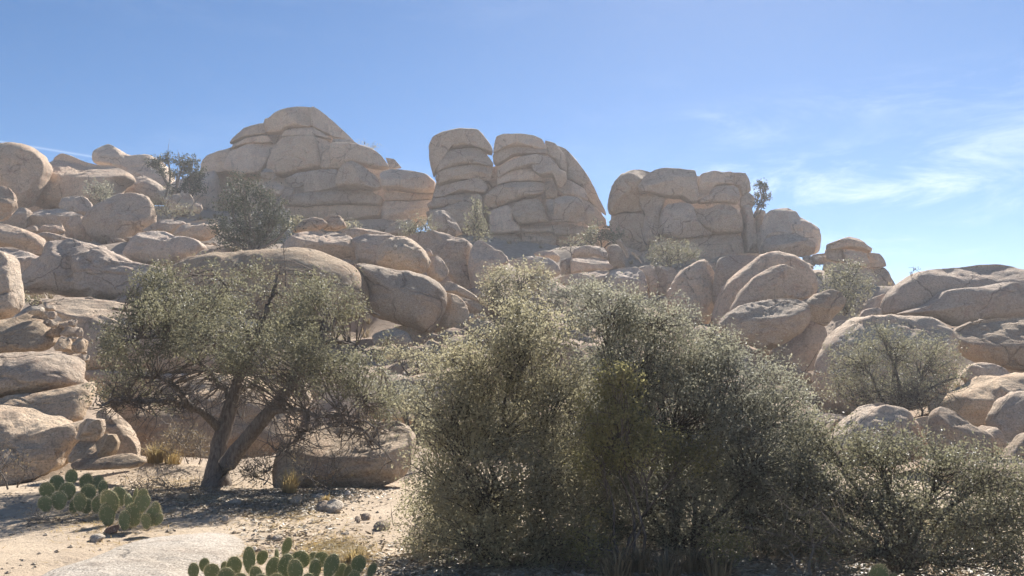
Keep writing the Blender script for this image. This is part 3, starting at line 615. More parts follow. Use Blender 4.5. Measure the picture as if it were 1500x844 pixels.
boulder('slab', 'triangular sandy slab below the angular block', 13.9, '112,642 128,643 146,658 160,670 152,676 112,677 104,668', l=.9, t=.4)
boulder('ledge', 'flat ledge of pale stone along the ground at the foot of the left wall', 13.5, '106,680 115,673 150,670 180,666 200,669 213,676 205,683 160,687 116,688', t=.5, l=.9)
# ---- cobbles in the gully, left
COB = [(53, 455, 10, 6, 'pale oval cobble at the top left of the gully pile'), (72, 452, 8, 5, 'thin cobble at the very top of the gully pile'),
 (69, 463, 6, 7, 'upright cobble just under the topmost thin one'), (77, 462, 5, 6, 'small cube-like cobble near the top right of the gully pile'),
 (61, 464, 6, 4, 'tiny cobble under the pale oval one'), (70, 475, 6, 9, 'tall slanted cobble half way down the gully pile'),
 (79, 475, 5, 5, 'tiny rounded cobble right of the tall slanted one'), (80, 487, 9, 8, 'dark cobble hanging over the wedge-tailed boulder'),
 (94, 476, 12, 7, 'arched cobble over the widest one'), (107, 473, 5, 6, 'small knob-like cobble right of the arched one'),
 (104, 487, 14, 9, 'widest cobble in the middle of the gully pile'), (116, 488, 4, 8, 'thin upright cobble right of the widest one'),
 (93, 505, 10, 11, 'big squarish cobble low on the left of the gully pile'), (106, 497, 8, 4, 'flat cobble below the widest one'),
 (104, 511, 8, 7, 'whitish cobble in the lower middle of the gully pile'), (115, 506, 7, 12, 'tall rounded cobble on the lower right of the gully pile'),
 (123, 507, 4, 10, 'narrow cobble at the right rim of the gully pile'), (111, 522, 9, 6, 'broad cobble at the bottom of the gully pile'),
 (124, 525, 6, 6, 'wedge-shaped cobble at the bottom right of the gully pile'), (122, 517, 5, 3, 'tiny flat cobble above the wedge-shaped one')]
rc = random.Random(5)
for i, (x, y, rx, ry, lb) in enumerate(COB):
    ph = rc.random() * 6; m = rc.choice((7, 8, 9))
    pts = []
    for q in range(m):
        an = ph + q / m * 6.283 + rc.uniform(-.2, .2); e = 3.0
        ca_, sa_ = math.cos(an), math.sin(an); s_ = (abs(ca_) ** e + abs(sa_) ** e) ** (-1 / e)
        pts.append((x + rx * ca_ * s_ * rc.uniform(.92, 1.08), y + ry * sa_ * s_ * rc.uniform(.92, 1.08)))
    boulder('cobble', lb, 18.6 + (520 - y) * .02 - (.5 if i % 3 == 0 else 0), pts, 'cobbles wedged in the gully', PALESTONE if i in (0, 14) else GRAN, anchor=False, n=40, k=9, f=5, t=.9, p=4.5, tight=.12, rough=1.3)

# ================================================================= TERRAIN
for px, py, Y in ((640, 340, 67), (700, 345, 67), (860, 345, 67), (910, 372, 61), (1000, 378, 61), (1090, 370, 61), (330, 312, 71), (500, 352, 70), (590, 347, 70), (1215, 420, 53), (1290, 432, 53), (680, 350, 60), (850, 362, 58), (60, 302, 68), (20, 312, 64), (1200, 392, 54), (440, 330, 72), (300, 300, 72)):
    q = P(px, py, Y); ANCH.append(tuple(q)); ANCH.append((q.x, q.y + 5, q.z + 1.2))
ANCH_ = np.array([a for a in ANCH if a[1] > 13.5])
far = [(x, y, z) for x, y, z in ANCH_]
for x in np.arange(-30, 31, 3.0):
    for y in (-10, -4, 0, 3, 6, 9, 11.5): far.append((x, y, .30))
for x in np.arange(-6, 14, 2.0): far.append((x, 13.5, .2 if x < 2 else .12))
for x in (-140, -100, -70, 70, 100, 140):
    for y in (20, 40, 60, 90): far.append((x, y, .02 * y))
for x in np.arange(-120, 121, 20.0):
    far.append((x, 100, 10 - abs(x) * .05)); far.append((x, 140, 2)); far.append((x, 200, 0))
for x in (-40, -30, 28, 40): far.append((x, 60, 8)); far.append((x, 34, 2.0))
FA = np.array(far)
def terrain(x, y):
    x = np.atleast_1d(np.asarray(x, float)); y = np.atleast_1d(np.asarray(y, float)); out = np.empty(len(x))
    for i in range(0, len(x), 4000):
        sl_ = slice(i, i + 4000)
        d2 = (x[sl_, None] - FA[:, 0]) ** 2 + (y[sl_, None] - FA[:, 1]) ** 2
        w = 1 / (d2 + 1.2) ** 2
        out[sl_] = (w * FA[:, 2]).sum(1) / w.sum(1)
    out = out - .30
    P3 = np.stack([x, y, np.zeros_like(x)], 1)
    near = np.clip((y - 12) / 6, 0, 1)
    bl = np.clip((12.5 - y) / 2, 0, 1)
    out = out * (1 - bl) + 0 * bl
    far_ = np.clip((np.hypot(x, y) - 160) / 60, 0, 1); out = out * (1 - far_)
    return out + fbm(P3 * .45, 77, 4) * (.035 + .16 * near) + fbm(P3 * 2.1, 71, 4) * (.02 + .02 * near)
def gz(x, y): return float(terrain([x], [y])[0])
def lines(c, d0, lim, g):
    v = [c]; s = d0
    while v[-1] < lim: v.append(v[-1] + s); s = s * g if v[-1] > c + 9 else s
    return v
xr = lines(0, .16, 900, 1.06); xs = np.array(sorted(set([-v for v in xr] + xr)))
yp = [5.0]; s = .14
while yp[-1] < 1500: yp.append(yp[-1] + s); s = s if yp[-1] < 15 else (s if s > .5 and yp[-1] < 90 else s * 1.05)
yn = [5.0]; s = .3
while yn[-1] > -900: yn.append(yn[-1] - s); s *= 1.25
ys = np.array(sorted(set(yp + yn)))
XX, YY = np.meshgrid(xs, ys)
ZZ = terrain(XX.ravel(), YY.ravel())
nx_, ny_ = len(xs), len(ys)
ii = (np.arange(ny_ - 1)[:, None] * nx_ + np.arange(nx_ - 1)).ravel()
link('hillside_ground', mesh_np('ground', np.stack([XX.ravel(), YY.ravel(), ZZ], 1), np.stack([ii, ii + 1, ii + nx_ + 1, ii + nx_], 1), SOIL, True), kind='structure')
def rubble(n, seed=3):
    """broken rock filling the hollows between the boulders"""
    rg = np.random.default_rng(seed); Vs, Fs, o = [], [], 0
    ic = [(a, b, c) for a in (-1, 0, 1) for b in (-1, 0, 1) for c in (-1, 0, 1) if (a, b, c) != (0, 0, 0)]
    import bmesh
    bm = bmesh.new(); bmesh.ops.create_icosphere(bm, subdivisions=2, radius=1); bm.verts.ensure_lookup_table()
    S0 = np.array([v.co[:] for v in bm.verts]); F0 = np.array([[v.index for v in f.verts] for f in bm.faces]); bm.free()
    y = rg.uniform(17, 74, n); u = rg.uniform(-.75, .72, n); m = n // 2
    y[:m] = rg.uniform(17, 40, m); u[:m] = rg.uniform(-.08, .36, m)    # the hollow behind the shrubs is all broken rock
    x = u * y; z = terrain(x, y)
    for i in range(n):
        s = rg.uniform(.0, 1) ** 2.4 * (.9 if i < m else .5) + .15; p = S0.copy()
        for _ in range(7):
            d = rg.normal(0, 1, 3); d /= np.linalg.norm(d); h = p @ d - rg.uniform(.45, .85); p = p - np.clip(h, 0, None)[:, None] * d * .95
        p = p * rg.uniform(.7, 1.3, 3) * np.array([1.15, 1, .75]) * s
        a = rg.uniform(0, 6.28); p[:, :2] = p[:, :2] @ np.array([[math.cos(a), -math.sin(a)], [math.sin(a), math.cos(a)]])
        Vs.append(p + np.array([x[i], y[i], z[i] + s * .12])); Fs.append(F0 + o); o += len(p)
    V = np.concatenate(Vs); V = V + np.stack([fbm(V * 3.5, 5, 2)] * 3, 1) * .02
    link('rubble', mesh_np('rubble', V, np.concatenate(Fs), GRAN_F, True), kind='stuff')
rubble(1300)
def GT(px, py):
    g = G(px, py)
    for _ in range(4): g = G(px, py, gz(g.x, g.y))
    return g
# ================================================================= PLANTS
def tubes(paths, sides=6):
    """paths: list of (pts (m,3), radii (m,)) -> one vert / quad array"""
    Vs, Fs, o = [], [], 0
    for pts, rad in paths:
        p = np.asarray(pts, float); m = len(p)
        tg = np.gradient(p, axis=0); tg /= np.linalg.norm(tg, axis=1, keepdims=True) + 1e-9
        ref = np.where(np.abs(tg[:, 2:3]) > .9, np.array([[1., 0, 0]]), np.array([[0, 0, 1.]]))
        u = np.cross(tg, ref); u /= np.linalg.norm(u, axis=1, keepdims=True) + 1e-9
        w = np.cross(tg, u)
        an = np.arange(sides) / sides * 2 * math.pi
        rng_ = (u[:, None] * np.cos(an)[None, :, None] + w[:, None] * np.sin(an)[None, :, None]) * np.asarray(rad)[:, None, None]
        Vs.append((p[:, None] + rng_).reshape(-1, 3))
        i = np.arange(sides); j = (i + 1) % sides
        for k in range(m - 1):
            Fs.append(np.stack([o + k * sides + i, o + k * sides + j, o + (k + 1) * sides + j, o + (k + 1) * sides + i], 1))
        o += m * sides
    return np.concatenate(Vs), np.concatenate(Fs)
def limbpath(a, b, wob, rg, n=7):
    a, b = np.asarray(a, float), np.asarray(b, float); t = np.linspace(0, 1, n)[:, None]
    L = np.linalg.norm(b - a); q = a + (b - a) * t
    ofs = rg.normal(0, 1, (2, 3)) * wob * L
    return q + np.sin(t * math.pi) * ofs[0] + np.sin(t * 2 * math.pi) * ofs[1] * .5
def spline(pts, n):
    p = np.asarray(pts, float); d = np.concatenate([[0], np.cumsum(np.linalg.norm(np.diff(p, axis=0), axis=1))])
    u = np.linspace(0, d[-1], n); q = np.stack([np.interp(u, d, p[:, i]) for i in range(p.shape[1])], 1)
    for _ in range(2): q[1:-1] = (q[:-2] + 2 * q[1:-1] + q[2:]) / 4
    return q
def leaf_cloud(cent, nl, sig, ll, lw, rg, up=0.2, dirs=None):
    """small kite-shaped leaves round each clump centre"""
    M = len(cent) * nl
    c = np.repeat(cent, nl, 0) + rg.normal(0, 1, (M, 3)) * np.repeat(np.broadcast_to(sig, (len(cent),)), nl)[:, None]
    if dirs is not None:                                            # sprays: leaves strung along a short outward shoot
        sg = np.repeat(np.broadcast_to(sig, (len(cent),)), nl)[:, None]
        c = np.repeat(cent, nl, 0) + np.repeat(dirs, nl, 0) * rg.uniform(-1.6, 2.0, (M, 1)) * sg + rg.normal(0, .45, (M, 3)) * sg
    d = rg.normal(0, 1, (M, 3)); d[:, 2] += up; d /= np.linalg.norm(d, axis=1, keepdims=True)
    e = rg.normal(0, 1, (M, 3)); s = np.cross(d, e); s /= np.linalg.norm(s, axis=1, keepdims=True) + 1e-9
    n = np.cross(d, s); k = rg.uniform(.5, 1.5, (M, 1))
    a, b = ll * k, lw * k * .5
    V = np.stack([c - d * a * .5, c + s * b - d * a * .05 + n * b * .35, c + d * a * .5, c - s * b - d * a * .05 + n * b * .35], 1).reshape(-1, 3)
    return V, np.arange(M * 4).reshape(-1, 4)
def shrub(name, label, cat, basepx, Y, lobes, leaf, group=None, ll=.035, lw=.02, dens=1.0, bare=0.0, bark_=None, clump=11, trunk=.05, up=.2,
          z0=None, limbs=None, holes=.30, tw=1.0, seed=0, cl=.075, depth=1.0, stems=1):
    rg = np.random.default_rng(100 + seed + int(basepx[0]) * 3 + int(basepx[1]))
    bark_ = bark_ or TWIG
    base = P(basepx[0], basepx[1], Y)
    if z0 is not None: base.z = z0
    root = thing(name, label, cat, base, group)
    b = np.array(base); mpp = Y / FPX
    cents, cdirs, limb_paths, twigs = [], [], [], []
    for lo in lobes:
        px, py, rx, ry = lo[:4]; dy = lo[4] if len(lo) > 4 else 0; dn = lo[5] if len(lo) > 5 else 1
        m = (Y + dy) / FPX
        c = np.array(P(px, py, Y + dy)); R = np.array([rx * m, (rx + ry) * .5 * m * depth, ry * m])
        limb_end = c - np.array([0, 0, R[2] * .35])
        st = b + rg.normal(0, .04, 3) * np.array([1, 1, 0]) * (stems > 1) * 4
        pth = limbpath(st, limb_end, .10, rg); rad = np.linspace(trunk, trunk * .3, 7)
        limb_paths.append((pth, rad))
        surf = (rx * ry) * m * m * math.pi
        nc = int(max(10, dens * dn * surf * 560 / (cl / .075) ** 1.3))
        v = rg.normal(0, 1, (nc * 3, 3)); v /= np.linalg.norm(v, axis=1, keepdims=True)
        r = rg.uniform(0, 1, nc * 3) ** .42 * (1 + .14 * fbm(v * 2.2 + px, seed, 3))
        q = c + v * r[:, None] * R
        keep = fbm(q * (2.6 / max(.5, R.mean())) , seed + 5, 3) > -holes
        keep &= q[:, 2] > (b[2] - .05 if z0 is not None else -99)
        q = q[keep][:nc]
        dd = (q - c) / R * .7 + rg.normal(0, .55, q.shape) + np.array([0, 0, .45]); dd /= np.linalg.norm(dd, axis=1, keepdims=True) + 1e-9
        cents.append(q); cdirs.append(dd)
        for t in q[:: max(1, int(9 / tw))]:
            s = pth[rg.integers(3, 7)] * .6 + (c + (t - c) * .35) * .4
            mid = s * .45 + t * .55 + rg.normal(0, .05, 3) * R
            rt = max(.0035, .00042 * Y)
            twigs.append((np.stack([s, mid, t]), (rt * 1.9, rt * 1.2, rt * .6)))
    ct = np.concatenate(cents); dt = np.concatenate(cdirs)
    lk = rg.uniform(0, 1, len(ct)) > bare; leafy = ct[lk]
    V, F = leaf_cloud(leafy, clump, cl * rg.uniform(.6, 1.3, len(leafy)), ll, lw, rg, up, dt[lk])
    link('foliage', mesh_np('foliage', V - b, F, LEAF[leaf]), base, root, kind='stuff')
    # branchlets round bare clumps
    for t in ct[rg.uniform(0, 1, len(ct)) < max(.03, bare * .22) * tw]:
        for _ in range(2):
            e = t + rg.normal(0, 1, 3) * cl * 2.2; rt = max(.0028, .00034 * Y)
            twigs.append((np.stack([t, (t + e) / 2 + rg.normal(0, .3, 3) * cl, e]), (rt, rt, rt * .5)))
    V, F = tubes(twigs, 3)
    link('twigs', mesh_np('twigs', V - b, F, bark_, True), base, root, kind='stuff')
    if limbs is None:
        for pth, rad in limb_paths[:14]:
            V, F = tubes([(pth, rad)], 6)
            link('branch', mesh_np('branch', V - b, F, bark_, True), base, root)
    return root
BG = 'bushes scattered over the rocks'
# ---- the oak on the left: explicit limbs, then twigs and leaves
def oak():
    rg = np.random.default_rng(11)
    Y = 13.4; g = GT(318, 697); base = Vector((P(318, 690, Y).x, Y, gz(P(318, 690, Y).x, Y))); b = np.array(base)
    root = thing('oak_tree', 'spreading scrub oak with two dark leaning trunks beside the path', 'tree', base)
    L = lambda pts: np.array([P(x, y, Y + d) for x, y, d in pts])
    main = [('trunk', [(312, 722, -.05), (314, 700, 0), (318, 672, 0), (326, 630, .1), (340, 590, .2), (352, 550, .3), (372, 510, .3), (384, 470, .4)], .165, .055),
            ('trunk', [(316, 722, -.1), (322, 702, -.1), (334, 676, -.1), (360, 644, -.2), (392, 606, -.3), (420, 575, -.4), (446, 540, -.3), (470, 500, -.2), (482, 450, 0)], .15, .055)]
    sec = [([(322, 630, .1), (300, 606, -.2), (276, 597, -.5), (262, 572, -.7), (240, 553, -.9), (205, 552, -1.0)], .075),
           ([(300, 606, -.2), (266, 588, -.6), (230, 586, -1.0), (190, 585, -1.2), (150, 594, -1.3)], .05),
           ([(352, 550, .3), (330, 510, .2), (290, 480, 0), (250, 470, -.2), (205, 455, -.3), (165, 452, -.3)], .075),
           ([(330, 510, .2), (280, 500, -.5), (230, 492, -.8), (180, 500, -.9)], .05),
           ([(372, 510, .3), (350, 460, .5), (330, 420, .5), (310, 395, .6)], .06), ([(384, 470, .4), (400, 430, .4), (410, 400, .5)], .06),
           ([(340, 590, .2), (310, 545, .8), (270, 520, 1.2), (220, 500, 1.3)], .06),
           ([(392, 606, -.3), (420, 600, -.7), (444, 602, -1.0), (478, 610, -1.1), (520, 622, -1.2), (552, 644, -1.2), (574, 676, -1.2)], .05),
           ([(478, 610, -1.1), (500, 606, -1.3), (530, 616, -1.4), (566, 632, -1.4)], .034), ([(446, 604, -1.), (452, 625, -1.), (430, 650, -.9), (412, 660, -.9)], .035),
           ([(446, 540, -.3), (480, 545, -.6), (510, 562, -.8), (540, 590, -.9)], .05), ([(470, 500, -.2), (505, 500, -.4), (540, 515, -.5), (560, 540, -.5)], .05),
           ([(470, 500, -.2), (500, 460, 0), (530, 450, .1), (556, 462, .1)], .05), ([(482, 450, 0), (470, 420, .1), (462, 398, .1)], .04), ([(420, 575, -.4), (440, 560, .5), (450, 590, .8), (470, 600, 1.)], .04),
           ([(345, 575, .2), (372, 560, 1.0), (400, 540, 1.4), (430, 500, 1.4)], .05)]
    tips = []
    for nm, pts, r0, r1 in main:
        q = spline(L(pts), 16); q[1:-1] += rg.normal(0, .012, (14, 3))
        rad = np.linspace(r0, r1, 16) ** 1.0; rad[:4] *= (1.45, 1.25, 1.1, 1.03)
        V, F = tubes([(q, rad)], 12); V += (fbm(V * np.array([9, 9, 2.5]), 3, 3) * .012)[:, None] * np.array([1, 1, 0])
        link(nm, mesh_np(nm, V - b, F, BARK, True), base, root); tips += [q[k] for k in range(7, 16)]
    tw = []
    for pts, r0 in sec:
        q = spline(L(pts), 14); q[1:-1] += rg.normal(0, .02, (12, 3))
        V, F = tubes([(q, np.linspace(r0, r0 * .28, 14))], 7)
        link('branch', mesh_np('branch', V - b, F, BARK, True), base, root); tips += [q[k] for k in range(3, 14)]
    tips = np.array(tips)
    # crown lobes: x, y, rx, ry, dY, density
    lobes = [(215, 425, 62, 32, .2), (300, 415, 70, 34, .3), (390, 425, 70, 44, .3), (470, 430, 62, 42, .1), (180, 462, 38, 22, -.2), (250, 465, 70, 34, -.1), (340, 465, 80, 42, -.2), (430, 480, 80, 45, 0), (515, 462, 40, 30, 0),
             (220, 510, 62, 30, -.6, .8), (310, 512, 70, 36, -.8), (400, 520, 70, 36, -.7), (480, 515, 62, 40, -.4), (535, 500, 34, 34, -.3, .8), (260, 545, 60, 20, -.6, .45), (470, 560, 60, 30, -.5, .6), (530, 555, 40, 34, -.6, .6), (300, 480, 90, 50, 1.2, .7), (430, 500, 90, 50, 1.2, .7), (250, 395, 30, 14, .3, .7), (190, 545, 40, 18, -.8, .3), (185, 560, 42, 34, .6, .5), (160, 510, 22, 30, 0, .6), (545, 590, 34, 36, .4, .5), (495, 590, 44, 26, .6, .45), (230, 590, 40, 20, .8, .3), (420, 565, 60, 24, 1.0, .4), (560, 500, 22, 34, 0, .7), (165, 480, 20, 20, -.1, .8), (160, 585, 30, 24, .2, .4), (570, 600, 22, 30, .2, .5), (555, 640, 30, 18, .3, .35)]
    allc = []
    for lo in lobes:
        px, py, rx, ry, dy = lo[:5]; dn = lo[5] if len(lo) > 5 else 1.0; m = (Y + dy) / FPX
        c = np.array(P(px, py, Y + dy - .6)); R = np.array([rx * m, (rx + ry) * .5 * m * 1.5, ry * m])
        nc = int(dn * rx * ry * m * m * math.pi * 385)
        v = rg.normal(0, 1, (nc * 2, 3)); v /= np.linalg.norm(v, axis=1, keepdims=True)
        q = c + v * (rg.uniform(0, 1, nc * 2) ** .45 * (1 + .15 * fbm(v * 2 + px, 3, 2)))[:, None] * R
        q = q[fbm(q * 1.7, 8, 3) > -.04][:nc]; allc.append(q)
        for t in q[::8]:
            j = np.argsort(((tips - t) ** 2).sum(1))[:3]; s = tips[rg.choice(j)]
            mid = (s + t) / 2 + rg.normal(0, .06, 3)
            tw.append((np.stack([s, mid, t]), (.0125, .008, .0045)))
    # bare drooping twigs under the crown
    bare = [(230, 575, 70, 30, -.8, 150), (300, 575, 60, 30, .3, 110), (400, 570, 60, 30, -.2, 120), (470, 600, 70, 34, -.9, 190), (520, 640, 55, 28, -1.1, 110), (440, 640, 50, 26, -.9, 110), (190, 590, 60, 30, -1.1, 100), (380, 600, 60, 30, .8, 90)]
    for px, py, rx, ry, dy, nb in bare:
        for _ in range(int(nb * .36)):
            t = np.array(P(px + rx * rg.uniform(-1, 1), py + ry * rg.uniform(-1, 1), Y + dy + rg.normal(0, .4)))
            j = np.argsort(((tips - t) ** 2).sum(1))[:4]; s = tips[rg.choice(j)]
            mid = s * .5 + t * .5 + rg.normal(0, .10, 3)
            tw.append((np.stack([s, s * .7 + mid * .3 + rg.normal(0, .03, 3), mid, mid * .4 + t * .6 + rg.normal(0, .04, 3), t]), (.014, .011, .009, .007, .004)))
            for _k in range(2):
                e = mid + rg.normal(0, .16, 3); tw.append((np.stack([mid, (mid + e) / 2 + rg.normal(0, .03, 3), e]), (.007, .0055, .0035)))
    V, F = tubes([w for w in tw if len(w[0]) == 3] + [w for w in tw if len(w[0]) == 5], 3)
    link('twigs', mesh_np('twigs', V - b, F, BARK, True), base, root, kind='stuff')
    ct = np.concatenate(allc)
    dd = rg.normal(0, .8, ct.shape) + np.array([0, -.1, .5]); dd /= np.linalg.norm(dd, axis=1, keepdims=True)
    V, F = leaf_cloud(ct, 14, .085 * rg.uniform(.6, 1.3, len(ct)), .036, .021, rg, .2, dd)
    link('foliage', mesh_np('foliage', V - b, F, LEAF['oak']), base, root, kind='stuff')
oak()
# ---- the shrubs in front
shrub('scrub_oak', 'big round olive-green scrub oak left of centre in the foreground', 'shrub', (720, 826), 7.3,
  [(775, 490, 78, 44), (700, 535, 85, 52), (800, 560, 70, 55), (655, 600, 64, 60, -.2), (740, 620, 90, 60), (645, 690, 52, 70, 0, .8), (860, 600, 50, 60, 1.2), (850, 700, 60, 80, 1.3), (700, 760, 90, 70, 1.3, .8), (720, 700, 100, 70, -.4), (810, 690, 60, 80, 0), (625, 770, 52, 50, .3, .9), (700, 780, 90, 60, -.3, 1), (800, 780, 80, 60, -.2, 1), (850, 790, 60, 40, .4, .9), (760, 452, 36, 22, 0, .7)],
  'olive', z0=-.02, ll=.0235, lw=.0138, dens=2.1, trunk=.032, cl=.07, seed=1, depth=1.2)
shrub('scrub_oak', 'tallest grey-green scrub oak in the middle right foreground', 'shrub', (985, 815), 7.8,
  [(890, 455, 55, 38), (960, 470, 60, 38), (930, 530, 90, 60), (1020, 530, 70, 50), (1080, 565, 75, 60), (1140, 600, 55, 60, 0, .85), (990, 610, 110, 70, -.2), (1100, 670, 90, 70, -.2), (900, 650, 70, 80, .3), (990, 720, 100, 60, -.2, .9), (1110, 740, 90, 60, -.1, 1), (900, 760, 70, 60, .2, .7), (1000, 785, 120, 45, 0, .8), (1130, 780, 80, 40, .2, .9), (1190, 730, 50, 50, .3, .8), (1060, 495, 20, 16, .2, .5), (1000, 700, 110, 80, 1.5, .8), (1120, 700, 80, 80, 1.4, .8), (1180, 660, 45, 50, .6, .7), (880, 720, 60, 70, 1.0, .8)],
  'grey', z0=-.02, ll=.0235, lw=.0138, dens=2.1, trunk=.036, cl=.07, seed=2, depth=1.15)
shrub('scrub_oak', 'yellow-green young scrub oak at the front between the two big shrubs', 'shrub', (925, 830), 7.0,
  [(905, 560, 35, 30), (895, 610, 48, 40), (930, 650, 62, 36, 0, .8), (1000, 665, 60, 32, .2, .6), (880, 670, 45, 40, 0, .6), (860, 790, 40, 40, -.2, .35), (1060, 790, 40, 28, -.4, .5)],
  'yellow', z0=-.02, bark_=BARK, ll=.025, lw=.015, dens=1.9, trunk=.018, cl=.065, seed=3)
shrub('desert_shrub', 'low sprawling open shrub filling the bottom right corner', 'shrub', (1320, 830), 7.0,
  [(1215, 650, 60, 36, .4, .8), (1165, 705, 46, 50, .1, .8), (1195, 765, 56, 44, .2, .8), (1300, 745, 110, 50, 1.0, .8), (1420, 765, 100, 50, 1.1, .7), (1210, 800, 70, 40, .8, .8), (1290, 665, 75, 38, .2), (1370, 680, 70, 34), (1440, 695, 60, 40, 0, .8), (1240, 720, 75, 42, -.1, .9), (1340, 740, 90, 40, -.2, .7), (1440, 760, 80, 42, -.2, .8), (1280, 800, 90, 44, -.4, .6), (1400, 815, 90, 38, -.5, .7), (1500, 740, 60, 60, 0, .8), (1490, 815, 50, 40, -.4, .7)],
  'oak', z0=-.02, ll=.024, lw=.014, dens=2.1, bare=.15, depth=1.0, trunk=.035, cl=.075, holes=.12, seed=4)
shrub('dead_shrub', 'tangle of bare silvery branches at the bottom right of centre', 'dead shrub', (1190, 838), 6.7,
  [(1190, 770, 70, 50, 0, .6), (1220, 810, 60, 30, -.2, .7), (1160, 800, 40, 30, 0, .6)], 'dry', z0=-.02, bare=.97, bark_=DEAD, tw=1.4, dens=.5, trunk=.018, cl=.09, seed=5)
# ---- the right-hand shrub and the ones among the rocks
shrub('hillside_shrub', 'broad grey-green shrub in front of the great right-hand boulder', 'shrub', (1310, 612), 24.5,
  [(1255, 525, 46, 36), (1310, 508, 50, 32), (1365, 520, 44, 34), (1400, 545, 24, 24, 0, .6), (1270, 565, 56, 34), (1340, 560, 60, 34, 0, .8), (1225, 560, 22, 30, 0, .7), (1290, 486, 26, 16, 0, .6)],
  'oak', BG, ll=.05, lw=.032, dens=.42, cl=.14, trunk=.07, bare=.12, clump=13, seed=6)
shrub('bare_shrub', 'greyish leafless brush at the right foot of the broad grey-green shrub', 'shrub', (1350, 615), 23.6,
  [(1340, 575, 60, 30), (1310, 590, 40, 22)], 'grey', BG, ll=.05, lw=.03, dens=.4, cl=.15, trunk=.04, bare=.8, bark_=TWIG, tw=1.6, seed=7)
shrub('hillside_shrub', 'dark rounded bush in the gully above the olive shrub', 'shrub', (755, 458), 33, [(725, 408, 30, 26), (765, 408, 36, 26), (755, 432, 48, 24), (795, 405, 22, 20, 0, .7), (722, 440, 22, 16)],
  'olive', BG, ll=.08, lw=.05, dens=.30, cl=.17, trunk=.07, clump=13, seed=8)
shrub('hillside_shrub', 'low green bush right of the dark rounded bush', 'shrub', (840, 465), 29, [(835, 428, 42, 22), (870, 440, 30, 26), (810, 440, 22, 18)], 'grey', BG, ll=.07, lw=.045, dens=.34, cl=.15, trunk=.06, clump=13, seed=9)
shrub('hillside_shrub', 'light feathery bush below the left tower', 'shrub', (612, 350), 47, [(602, 333, 22, 14), (628, 330, 18, 12), (615, 340, 28, 9)], 'pale', BG, ll=.11, lw=.05, dens=.2, cl=.2, trunk=.05, clump=13, up=.8, seed=10)
shrub('hillside_shrub', 'tall pale bush standing against the foot of the towers', 'shrub', (700, 358), 50, [(700, 306, 16, 15), (696, 328, 18, 18), (706, 346, 14, 12)], 'oak', BG, ll=.12, lw=.07, dens=.18, cl=.2, trunk=.06, bare=.1, clump=13, seed=11)
shrub('pine_tree', 'big dark pinyon pine on the upper left slope', 'pine tree', (372, 372), 42.5,
  [(352, 270, 22, 13), (383, 276, 18, 14), (340, 296, 30, 18), (398, 302, 20, 20), (366, 292, 26, 16, 0, .6), (318, 330, 14, 12, 0, .6), (404, 322, 26, 14, 0, .8), (365, 322, 50, 24), (335, 346, 30, 16), (385, 346, 46, 20), (420, 330, 20, 14, -.5, .6), (355, 358, 40, 10)],
  'pine', 'trees on the slope', ll=.12, lw=.05, dens=.22, cl=.19, trunk=.13, bark_=BARK, clump=14, holes=.12, seed=12)
shrub('juniper_tree', 'gnarled dark juniper with open crooked limbs against the sky, upper left', 'juniper tree', (255, 300), 63,
  [(228, 240, 12, 9), (246, 233, 12, 7), (268, 240, 12, 10), (282, 236, 9, 7), (284, 256, 18, 12), (260, 254, 12, 6, 0, .7), (284, 274, 18, 12), (238, 252, 10, 6, 0, .6), (255, 275, 10, 10, 0, .4)],
  'pine', 'trees on the slope', ll=.15, lw=.07, dens=.3, cl=.2, trunk=.15, bark_=BARK, clump=15, seed=13)
shrub('hillside_shrub', 'dim grey bush in front of the tilted slab', 'shrub', (146, 303), 60.5, [(138, 276, 18, 12), (154, 280, 16, 12), (145, 290, 20, 10)], 'grey', BG, ll=.13, lw=.07, dens=.16, cl=.23, trunk=.05, bare=.2, clump=13, seed=14)
shrub('hillside_shrub', 'pale grey brush right of the big egg-shaped boulder', 'shrub', (250, 325), 54.5, [(235, 305, 16, 14), (258, 308, 22, 12), (280, 310, 14, 8), (240, 292, 14, 12, 0, .6)], 'pale', BG, ll=.12, lw=.045, dens=.18, cl=.22, trunk=.04, bare=.25, up=.9, seed=15)
shrub('hillside_shrub', 'dark bush in the notch between the towers and the square outcrop', 'shrub', (882, 368), 55, [(878, 343, 24, 14), (902, 350, 16, 12), (865, 352, 18, 10)], 'oak', BG, ll=.13, lw=.08, dens=.2, cl=.21, trunk=.06, clump=13, seed=16)
shrub('hillside_shrub', 'thin twiggy bush at the foot of the right tower', 'shrub', (838, 376), 53, [(834, 352, 18, 16), (852, 360, 16, 12), (822, 360, 10, 8)], 'pale', BG, ll=.1, lw=.05, dens=.15, cl=.21, trunk=.04, bare=.5, seed=17)
shrub('hillside_shrub', 'bright yellowish bush at the foot of the square outcrop', 'shrub', (985, 395), 48.5, [(970, 362, 18, 12), (995, 366, 22, 14), (1015, 374, 16, 10), (980, 380, 30, 10), (958, 376, 12, 10)], 'pale', BG, ll=.11, lw=.06, dens=.22, cl=.2, trunk=.05, clump=13, seed=18)
shrub('bare_shrub', 'leafless dark brush against the lower left of the square outcrop', 'shrub', (965, 372), 55.5, [(968, 342, 20, 14), (945, 352, 16, 10)], 'dry', BG, bare=.98, dens=.12, cl=.25, trunk=.05, tw=1.3, bark_=BARK, seed=19)
shrub('pine_tree', 'tiny lone pine growing on the skyline beside the square outcrop', 'pine tree', (1104, 318), 58.5, [(1113, 270, 9, 6), (1121, 276, 7, 6), (1112, 284, 7, 5), (1123, 289, 8, 5), (1110, 297, 5, 4), (1118, 301, 6, 3)], 'pine', 'trees on the slope', ll=.14, lw=.06, dens=.28, cl=.15, trunk=.09, bark_=BARK, clump=13, seed=20)
